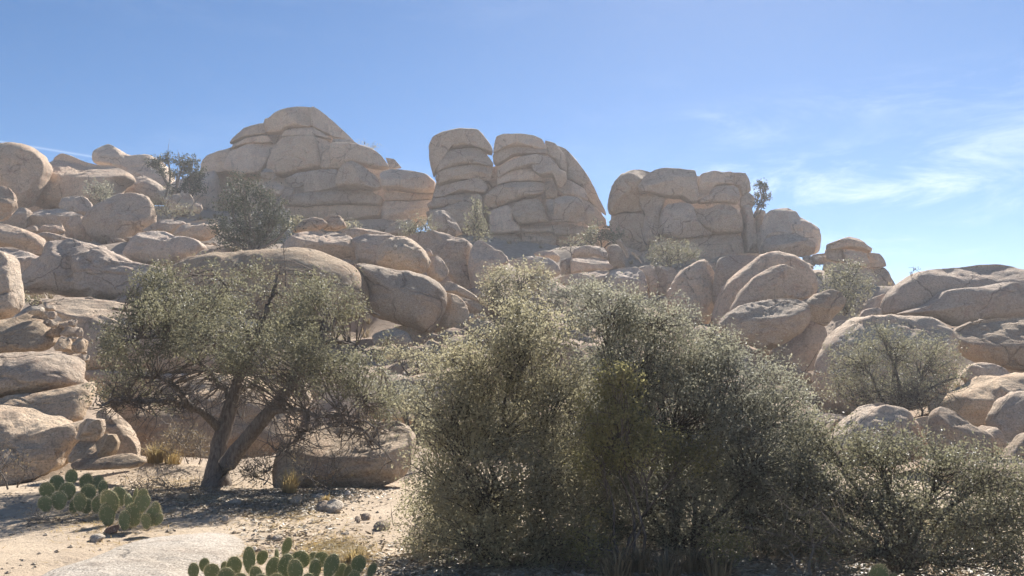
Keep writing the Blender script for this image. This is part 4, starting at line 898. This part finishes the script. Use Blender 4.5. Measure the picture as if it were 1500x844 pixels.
shrub('hillside_shrub', 'large smoky-grey bush in front of the capped stack', 'shrub', (1238, 462), 43.5, [(1222, 405, 20, 18), (1245, 398, 22, 18), (1255, 424, 26, 20), (1225, 430, 26, 20), (1240, 448, 28, 14), (1272, 415, 14, 14, 0, .7)], 'oak', BG, ll=.11, lw=.06, dens=.22, cl=.2, trunk=.06, bare=.2, clump=13, seed=21)
shrub('hillside_shrub', 'tiny bush on the right shoulder of the tall dome, against the sky', 'shrub', (540, 222), 73.5, [(534, 211, 8, 5), (546, 214, 8, 4)], 'pale', BG, ll=.15, lw=.05, dens=.15, cl=.24, trunk=.03, bare=.4, up=.8, limbs=0, tw=.25, seed=22)
shrub('hillside_shrub', 'little green bush right of the two rounded stones', 'shrub', (510, 342), 44.5, [(506, 329, 12, 7), (520, 331, 10, 6)], 'olive', BG, ll=.1, lw=.05, dens=.2, cl=.17, trunk=.03, seed=23)
shrub('hillside_shrub', 'small green bush beside the right flank of the big dark pine', 'shrub', (432, 342), 44.5, [(424, 328, 16, 10), (436, 322, 9, 6)], 'olive', BG, ll=.1, lw=.05, dens=.2, cl=.17, trunk=.03, seed=24)
shrub('hillside_shrub', 'grey-green scrub behind the left edge of the olive shrub', 'shrub', (600, 560), 22.5, [(585, 520, 30, 18), (618, 528, 24, 20), (640, 532, 18, 10, 0, .5)], 'olive', BG, ll=.055, lw=.034, dens=.5, cl=.12, trunk=.04, bare=.15, seed=25)
shrub('hillside_shrub', 'leafy scrub between the pale boulder and the olive shrub', 'shrub', (600, 640), 15.8, [(580, 575, 36, 20), (560, 560, 30, 16, 0, .7), (610, 590, 30, 30), (625, 630, 20, 34, 0, .8)], 'grey', BG, ll=.045, lw=.026, dens=.7, cl=.1, trunk=.04, bare=.1, seed=26)
shrub('hillside_shrub', 'tiny dark bush on the ledge above the gully cobbles', 'shrub', (44, 446), 23.5, [(40, 437, 9, 5), (50, 439, 8, 4)], 'oak', BG, ll=.05, lw=.03, dens=.4, cl=.1, trunk=.02, seed=27)
shrub('bare_shrub', 'single dry twiggy plant on the rim of the layered dome', 'dry plant', (1336, 404), 41.4, [(1334, 396, 4, 5), (1341, 394, 5, 4)], 'dry', BG, bare=.98, dens=.05, cl=.12, trunk=.02, tw=1, bark_=BARK, seed=28)
shrub('dry_shrub', 'bare brown brush at the foot of the left wall, cut by the left edge', 'dry plant', (14, 704), 12.2, [(8, 672, 22, 24), (34, 676, 16, 22), (-10, 680, 20, 22)], 'dry', bare=.93, dens=.6, cl=.12, trunk=.014, tw=1.3, bark_=BARK, z0=0, seed=29, stems=2)
shrub('dry_shrub', 'dusty brown weed right of the oak trunk', 'dry plant', (372, 704), 12.7, [(355, 686, 22, 16), (385, 680, 26, 20), (372, 696, 34, 10)], 'dry', bare=.5, dens=.9, cl=.08, ll=.03, lw=.012, trunk=.012, tw=1.3, bark_=DEAD, z0=0.02, seed=30, stems=2)
shrub('dry_shrub', 'dark twiggy brush in front of the large pale boulder', 'dry plant', (470, 712), 11.9, [(445, 690, 36, 20), (490, 698, 40, 14), (430, 664, 22, 18, .6, .7)], 'dry', bare=.9, dens=.6, cl=.1, trunk=.012, tw=1.2, bark_=BARK, z0=0.02, seed=31, stems=2)
shrub('hillside_shrub', 'pale brush behind the oak trunk at the foot of the rock wall', 'shrub', (270, 680), 15.2, [(262, 640, 30, 24), (290, 650, 22, 24), (240, 655, 20, 18)], 'dry', bare=.55, dens=.7, cl=.09, ll=.04, lw=.015, trunk=.015, tw=1.3, bark_=DEAD, z0=0.05, seed=32, stems=2)
shrub('dry_shrub', 'low dry brown scrub between the two left prickly pears and the path edge', 'dry plant', (120, 775), 9.3, [(100, 768, 40, 14), (140, 776, 30, 10), (60, 760, 26, 12)], 'dry', bare=.6, dens=1.0, cl=.06, ll=.025, lw=.008, trunk=.008, tw=1.3, bark_=DEAD, z0=0.0, seed=33, stems=2)
shrub('dry_shrub', 'dark dead scrub in the shade left of the oak trunk base', 'dry plant', (255, 722), 11.4, [(240, 708, 36, 12), (280, 712, 26, 12), (200, 712, 26, 10)], 'dry', bare=.6, dens=.9, cl=.07, ll=.03, lw=.01, trunk=.008, tw=1.3, bark_=DEAD, z0=0.0, seed=34, stems=2)
# a dead snag and the bare twig above the whaleback
def sticks(name, label, cat, Y, paths, m, base):
    b = P(*base, Y); root = thing(name, label, cat, b)
    for pts, r0 in paths:
        q = spline([P(x, y, Y + d) for x, y, d in pts], 8); V, F = tubes([(q, np.linspace(r0, r0 * .5, 8))], 7)
        link('limb', mesh_np('limb', V - np.array(b), F, m, True), b, root)
sticks('dead_log', 'two splintered bleached logs leaning in front of the upright rounded stone', 'dead wood', 47.2, [([(905, 352, .3), (912, 362, .1), (920, 378, 0)], .16), ([(910, 354, .1), (916, 366, 0), (922, 376, 0)], .1), ([(926, 369, 0), (933, 377, 0), (940, 386, -.1)], .09)], DEAD, (915, 385))
sticks('dead_branch', 'one bare upright twig rising out of the oak crown', 'dead branch', 14.2, [([(418, 420, .2), (418, 392, .1), (415, 372, 0), (416, 356, 0)], .011), ([(415, 372, 0), (420, 362, 0)], .006)], BARK, (418, 420))
sticks('fallen_branch', 'crooked dry branch on the ground among the oak litter', 'dead wood', 11.3, [([(500, 745, 0), (470, 736, .2), (452, 726, .3)], .018)], DEAD, (480, 740))
# ---- grass tufts
def tuft(name, label, px, py, h, r, nb, leaf, group=None, dry=0):
    g = GT(px, py); rg = np.random.default_rng(int(px * 7 + py)); Vs, Fs = [], []
    for i in range(nb):
        a = rg.uniform(0, 6.283); s = np.array([math.cos(a), math.sin(a), 0]); r0 = rg.uniform(0, r * .35)
        L = h * rg.uniform(.45, 1.1); ln = rg.uniform(.1, .9); w = .004 + .0004 * g.y; q = np.cross(s, [0, 0, 1]) * w
        p0 = s * r0; p1 = p0 + s * L * ln * .35 + np.array([0, 0, L * .6]); p2 = p0 + s * L * ln * .95 + np.array([0, 0, L * (1 - .35 * ln)])
        o = len(Vs) * 6; Vs.append([p0 - q, p0 + q, p1 - q * .7, p1 + q * .7, p2 - q * .1, p2 + q * .1]); Fs += [[o, o + 1, o + 3, o + 2], [o + 2, o + 3, o + 5, o + 4]]
    link(name, mesh_np(name, np.array(Vs).reshape(-1, 3), Fs, LEAF[leaf]), g, label=label, category='grass', group=group)
GG = 'dry grass tufts'
tuft('grass_tuft', 'golden grass tuft at the end of the leaning slab', 228, 678, .42, .45, 260, 'straw', GG)
tuft('grass_tuft', 'straw tuft just right of the golden one, nearer the oak trunk', 252, 684, .35, .4, 150, 'straw', GG)
tuft('grass_tuft', 'spiky golden grass tuft in front of the large pale boulder', 424, 722, .36, .3, 170, 'straw', GG)
tuft('grass_tuft', 'very small yellow tuft beside the angular white stone', 478, 736, .12, .15, 60, 'straw', GG)
for i, (x, lb) in enumerate(((905, 'leftmost dry grass clump along the bottom edge under the shrubs'), (935, 'second dry grass clump from the left along the bottom edge'), (975, 'middle dry grass clump along the bottom edge under the shrubs'), (1015, 'fourth dry grass clump along the bottom edge, right of the middle one'), (1052, 'rightmost dry grass clump along the bottom edge beside the dead tangle'))):
    tuft('grass_tuft', lb, x, 848 - (i % 2) * 8, .27, .35, 110, 'dry', GG)
tuft('grass_tuft', 'low straw tuft at the right end of the front cactus row', 520, 822, .14, .3, 130, 'straw', GG)
# ---- prickly pears: every pad is a part
def pad_mesh():
    import bmesh
    bm = bmesh.new(); n, k = 18, 4; rows = []
    def rad(a):                                                     # egg outline, narrow at the base
        return .5 * (1 + .16 * math.sin(a) - .10 * math.cos(2 * a) * (math.sin(a) < 0))
    for s in (1, -1):
        for j in range(k):
            t = math.cos(j / k * math.pi / 2); th = math.sin(j / k * math.pi / 2)
            if j == 0 and s == -1: rows.append(rows[0]); continue
            rows.append([bm.verts.new((rad(i / n * 6.283) * math.cos(i / n * 6.283) * t * .84, s * th * .085, .5 + rad(i / n * 6.283) * math.sin(i / n * 6.283) * t)) for i in range(n)])
        c = bm.verts.new((0, s * .088, .5)); rows.append(c)
    for base, c in ((0, rows[k]), (k + 1, rows[2 * k + 1])):
        for j in range(k - 1):
            for i in range(n): bm.faces.new((rows[base + j][i], rows[base + j][(i + 1) % n], rows[base + j + 1][(i + 1) % n], rows[base + j + 1][i]))
        for i in range(n): bm.faces.new((rows[base + k - 1][i], rows[base + k - 1][(i + 1) % n], c))
    bmesh.ops.recalc_face_normals(bm, faces=bm.faces)
    me = bpy.data.meshes.new('pad'); bm.to_mesh(me); bm.free()
    me.polygons.foreach_set('use_smooth', np.ones(len(me.polygons), bool)); me.materials.append(CACT)
    # areole spines on both faces and the rim
    rg = np.random.default_rng(4); V, F = [], []
    for i in range(280):
        a = rg.uniform(0, 6.283); t = math.sqrt(rg.uniform(.05, 1)) if i % 2 else 1.0; s = rg.choice((-1, 1))
        p = np.array([rad(a) * math.cos(a) * t * .84, s * .085 * math.sqrt(max(0, 1 - t * t)), .5 + rad(a) * math.sin(a) * t])
        d = np.array([math.cos(a) * t, s * (1.1 - t), math.sin(a) * t]) + rg.normal(0, .35, 3); d /= np.linalg.norm(d)
        q = np.cross(d, rg.normal(0, 1, 3)); q /= np.linalg.norm(q); o = len(V)
        L = rg.uniform(.07, .15); V += [p - q * .009, p + q * .009, p + d * L]; F.append([o, o + 1, o + 2])
    return me, mesh_np('spines', V, F, SPINE)
PAD, SPN = pad_mesh()
def prickly_pear(label, pads, group='prickly pear cacti by the path', Yd=0.0, z=None):
    """pads: px, py of the pad's base, width px, height px, tilt deg, turn deg, depth offset"""
    xs_ = [p[0] for p in pads]; yb = max(p[1] for p in pads); g = GT(sum(xs_) / len(xs_), yb); Y = g.y
    root = thing('prickly_pear', label, 'cactus', g, group)
    for px, py, w, h, tilt, turn, dy in pads:
        q = P(px, py, Y + dy); m = (Y + dy) / FPX
        o = link('pad', PAD, q, root); o.scale = (w * m * 1.12, h * m * .8, h * m * 1.1)
        o.rotation_euler = (rr_.uniform(-.2, .2), math.radians(tilt), math.radians(turn))
        s = link('spines', SPN, (0, 0, 0)); s.parent = o; s['kind'] = 'stuff'
rr_ = random.Random(3)
prickly_pear('sunlit prickly pear at the edge of the oak shade, beside the reddish stone', [
 (205, 752, 22, 24, 8, 15, 0), (222, 758, 18, 20, 25, -20, -.05), (219, 772, 22, 26, 15, 10, -.1), (197, 772, 26, 28, -5, 20, 0), (207, 733, 14, 14, 10, 25, .02), (192, 754, 14, 26, -8, 60, .03), (183, 778, 16, 24, -4, 30, -.15), (168, 752, 24, 30, -20, 15, .2), (160, 772, 22, 28, -10, 40, .15), (178, 742, 22, 24, -15, 30, .35), (214, 776, 18, 20, 5, -15, -.15), (226, 770, 14, 16, 30, 0, -.1), (196, 742, 10, 22, 0, 75, .1), (188, 776, 20, 22, 10, 10, .1)])
prickly_pear('dark prickly pear clump in the shade at the foot of the left wall', [
 (104, 712, 18, 20, 0, 10, 0), (86, 720, 20, 20, -15, 25, .1), (122, 718, 18, 20, 12, 40, .2), (74, 732, 22, 22, -20, 5, -.3), (98, 734, 22, 22, 0, 30, -.2), (126, 736, 22, 22, 10, 15, -.2), (148, 730, 20, 22, 15, -20, .1), (88, 748, 22, 23, -10, 20, -.5), (116, 750, 22, 23, 5, -10, -.5), (140, 752, 20, 22, 15, 30, -.5), (138, 718, 17, 18, 20, 10, .5), (70, 750, 19, 20, -18, 40, -.6), (158, 748, 18, 22, 5, 10, -.2), (104, 752, 20, 20, 30, 60, -.4), (130, 752, 20, 20, -25, 50, -.4)])
prickly_pear('long low row of prickly pear along the bottom edge, left of the big shrubs', [
 (416, 816, 14, 24, 12, 25, .25), (366, 842, 18, 34, -4, 15, 0), (383, 828, 18, 18, 0, 40, .1), (406, 826, 10, 18, -5, 70, .2), (430, 834, 28, 24, 35, 15, .1), (455, 826, 14, 14, 20, 30, .3), (463, 830, 24, 20, 40, 10, .1), (345, 846, 22, 26, -8, 20, 0), (332, 842, 14, 16, -10, 50, .1), (298, 838, 15, 16, 5, 30, .1), (284, 850, 16, 20, -5, 15, 0), (308, 854, 24, 24, 10, 5, -.1), (332, 862, 24, 24, -5, 20, -.2), (394, 850, 20, 28, 15, 10, 0), (415, 852, 24, 32, 10, 30, 0), (436, 856, 22, 30, -10, 15, -.1), (460, 852, 20, 26, 5, 40, 0), (478, 848, 22, 30, 20, 15, 0), (492, 852, 18, 22, 25, 30, .1), (504, 848, 14, 18, 35, 40, .1), (522, 842, 22, 24, 10, 15, .1), (540, 846, 14, 18, 25, 35, .1), (375, 858, 22, 24, 5, -15, -.15), (352, 866, 22, 22, 0, 10, -.2), (408, 868, 22, 24, -8, 10, -.2), (446, 872, 22, 26, 10, 25, -.2), (380, 872, 22, 24, 5, 15, -.3), (515, 860, 18, 20, 15, 10, 0)])
prickly_pear('single yellowish prickly pear peeping over the bottom edge at right', [(1284, 862, 32, 30, 5, 10, 0), (1300, 868, 24, 24, 25, 20, .1), (1268, 870, 22, 22, -20, 15, .1)])

# ================================================================= GROUND DETAIL
def mound(name, label, cat, pts, h, material, group=None, seed=1):
    """a rounded rock swell whose foot outline lies on the ground"""
    o = smooth_closed(pts, 110); B = np.array([GT(x, y) for x, y in o[::2]]); B = np.repeat(B, 1, 0); n = len(B); k = 26
    c = B.mean(0); V = []
    r = np.sin(np.linspace(0, math.pi / 2, k + 1))[1:]
    for q in r[::-1]:
        for b in B:
            p = c + (b - c) * q; zz = h * (1 - q ** 2.4) ** .8 - .06 * (q > .999); V.append((p[0], p[1], p[2] + zz))
    V.append((c[0], c[1], c[2] + h)); V = np.array(V)
    V[:, 2] += fbm(V * 1.6, seed, 3) * .02 + fbm(V * 9, seed + 3, 3) * .004
    F = [(j * n + i, j * n + (i + 1) % n, (j + 1) * n + (i + 1) % n, (j + 1) * n + i) for j in range(k - 1) for i in range(n)] + [((k - 1) * n + i, (k - 1) * n + (i + 1) % n, k * n) for i in range(n)]
    me = bpy.data.meshes.new(name); me.from_pydata((V - c).tolist(), [], F)
    import bmesh
    bm = bmesh.new(); bm.from_mesh(me); bmesh.ops.recalc_face_normals(bm, faces=bm.faces); bm.to_mesh(me); bm.free()
    me.polygons.foreach_set('use_smooth', np.ones(len(me.polygons), bool)); me.materials.append(material)
    link(name, me, c, label=label, category=cat, group=group)
mound('flat_rock', 'smooth pale granite swell flush with the path in the bottom left corner', 'rock', [(60, 846), (120, 822), (185, 800), (245, 787), (310, 782), (348, 787), (363, 803), (352, 822), (310, 850), (250, 880), (140, 890), (50, 880)], .10, PALESTONE)
def gstone(label, px, py, rx, ry, material=GRAN, ang=0, name='stone', seed=0, f=5):
    g = GT(px, py + ry * .7); rr = random.Random(px * 31 + py); m = rr.choice((6, 7, 8)); ph = rr.random() * 6; pts = []
    for q in range(m):
        an = ph + q / m * 6.283 + rr.uniform(-.25, .25); x, y = rx * math.cos(an) * rr.uniform(.85, 1.15), ry * math.sin(an) * rr.uniform(.85, 1.15)
        ca_, sa_ = math.cos(math.radians(ang)), math.sin(math.radians(ang)); pts.append((px + x * ca_ - y * sa_, py + x * sa_ + y * ca_))
    me, org = rock_mesh(name, pts, g.y, material, n=32, k=7, f=f, p=3.4, t=.9, l=.5, rough=.8)
    link(name, me, org, label=label, category='stone', group='loose stones on the ground')
gstone('angular white stone standing on the path right of the spiky tuft', 490, 742, 12, 11, PALESTONE, 30)
gstone('brown wedge stone leaning on the angular white one', 474, 742, 13, 8, GRAN, 10)
gstone('dark rounded stone left of the wedge stone, in the oak litter', 434, 733, 10, 6, GRAN)
gstone('flat pale stone among the litter behind the wedge stone', 466, 727, 11, 4, PALESTONE)
gstone('small tan stone with a dark side in the middle of the path', 397, 787, 6, 4, GRAN); gstone('flat tan stone beside the one in the middle of the path', 406, 788, 8, 4, PALESTONE)
gstone('white stone at the right end of the pale granite swell', 370, 806, 6, 5, PALESTONE); gstone('thin pinkish stone right of the white one by the granite swell', 382, 805, 9, 4, GRAN)
gstone('rounded stone on the path near the big shrub', 536, 757, 8, 6, GRAN); gstone('little cube-like stone left of the rounded one near the big shrub', 524, 760, 4, 4, GRAN); gstone('tiny dark pebble below the cube-like stone', 525, 764, 3, 3, GRAN)
gstone('small light stone low on the path toward the big shrub', 507, 782, 4, 3, PALESTONE)
gstone('square pale stone in the oak shade in the middle of the path', 330, 760, 5, 5, PALESTONE)
gstone('reddish stone under the sunlit prickly pear', 164, 776, 12, 6, REDSTONE, -20); gstone('lichen-pale stone left of the reddish stone under the cactus', 142, 788, 11, 6, PALESTONE, -10)
gstone('pale stone standing on the foot of the oak trunk shade', 316, 710, 4, 4, PALESTONE); gstone('upright pale stone at the foot of the large boulder', 509, 723, 4, 5, PALESTONE)
gstone('flat stone at the oak shade edge, left of the trunk', 268, 728, 9, 4, GRAN); gstone('long flat stone right of the oak in the litter', 344, 735, 10, 4, PALESTONE); gstone('dark chip of bark-like stone at the bottom left', 95, 834, 6, 3, GRAN)
gstone('grey stone under the left edge of the big shrub', 560, 770, 12, 7, GRAN)
# gravel and litter: uncountable, one object each
def scatter_stones(name, n, reg, material, smin, smax, flat=.6, seed=2):
    rg = np.random.default_rng(seed); ph = np.array([[1, 0, 0], [-1, 0, 0], [0, 1, 0], [0, -1, 0], [0, 0, 1], [0, 0, -1]], float)
    tri = np.array([[0, 2, 4], [2, 1, 4], [1, 3, 4], [3, 0, 4], [2, 0, 5], [1, 2, 5], [3, 1, 5], [0, 3, 5]])
    x = rg.uniform(reg[0], reg[1], n); y = reg[2] + (reg[3] - reg[2]) * rg.uniform(0, 1, n) ** 1.2
    keep = fbm(np.stack([x, y, 0 * x], 1) * .6, seed, 3) + rg.uniform(-.5, .5, n) > -.1; x, y = x[keep], y[keep]; z = terrain(x, y); n = len(x)
    s = smin + (smax - smin) * rg.uniform(0, 1, n) ** 4
    V = ph[None] * s[:, None, None] * rg.uniform(.6, 1.3, (n, 6, 1)) * np.array([1, 1, flat]); a = rg.uniform(0, 6.28, n)
    V = np.stack([V[..., 0] * np.cos(a)[:, None] - V[..., 1] * np.sin(a)[:, None], V[..., 0] * np.sin(a)[:, None] + V[..., 1] * np.cos(a)[:, None], V[..., 2]], -1)
    V = V + np.stack([x, y, z + s * .2], 1)[:, None]; F = (tri[None] + 6 * np.arange(n)[:, None, None]).reshape(-1, 3)
    link(name, mesh_np(name, V.reshape(-1, 3), F, material), kind='stuff')
scatter_stones('gravel', 11000, (-9, 7, 5.0, 17), PALESTONE, .004, .035)
scatter_stones('pebbles', 900, (-9, 8, 5.0, 18), GRAN, .008, .05, seed=6)
def litter(name, n, spots, leaf, ll, lw, seed=1):
    rg = np.random.default_rng(seed); C_ = []
    for px, py, rx, ry, w in spots:
        k = int(n * w); q = [(px + rx * rg.normal() * .55, py + ry * rg.normal() * .55) for _ in range(k)]
        C_ += [tuple(G(a, max(b, 640))) for a, b in q]
    C_ = np.array(C_); C_[:, 2] = terrain(C_[:, 0], C_[:, 1]) + .012
    V, F = leaf_cloud(C_, 1, .004, ll, lw, rg, 0); c = np.repeat(C_, 4, 0); V = c + (V - c) * np.array([1, 1, .35])
    link(name, mesh_np(name, V, F, LEAF[leaf]), kind='stuff')
litter('leaf_litter', 15000, [(400, 735, 90, 22, .34), (300, 725, 120, 26, .3), (480, 722, 70, 12, .12), (180, 725, 110, 26, .2), (430, 790, 90, 24, .04), (700, 830, 160, 40, .3), (1000, 830, 220, 40, .3), (1350, 830, 160, 60, .25)], 'litter', .07, .03)
litter('dry_straw', 9000, [(505, 815, 45, 26, .4), (330, 812, 60, 14, .1), (480, 800, 40, 10, .15), (250, 700, 60, 14, .15), (420, 750, 90, 30, .2), (150, 760, 100, 40, .2), (1350, 790, 140, 50, .3)], 'straw', .09, .008, 5)

def crevice_grass(n, seed=9):
    """dry bunch grass rooted between the boulders"""
    rg = np.random.default_rng(seed); y = rg.uniform(17, 70, n); x = rg.uniform(-.7, .68, n) * y; z = terrain(x, y); V, F = [], []
    for i in range(n):
        h = rg.uniform(.25, .6); w = .004 + .00045 * y[i]
        for _ in range(34):
            a = rg.uniform(0, 6.283); s = np.array([math.cos(a), math.sin(a), 0]); p = np.array([x[i], y[i], z[i]]) + s * rg.uniform(0, .16)
            q = np.cross(s, [0, 0, 1]) * w; t = p + s * h * rg.uniform(.1, .7) + np.array([0, 0, h * rg.uniform(.5, 1)]); o = len(V); V += [p - q, p + q, t]; F.append([o, o + 1, o + 2])
    link('dry_grass', mesh_np('dry_grass', V, F, LEAF['dry']), kind='stuff')
crevice_grass(420)
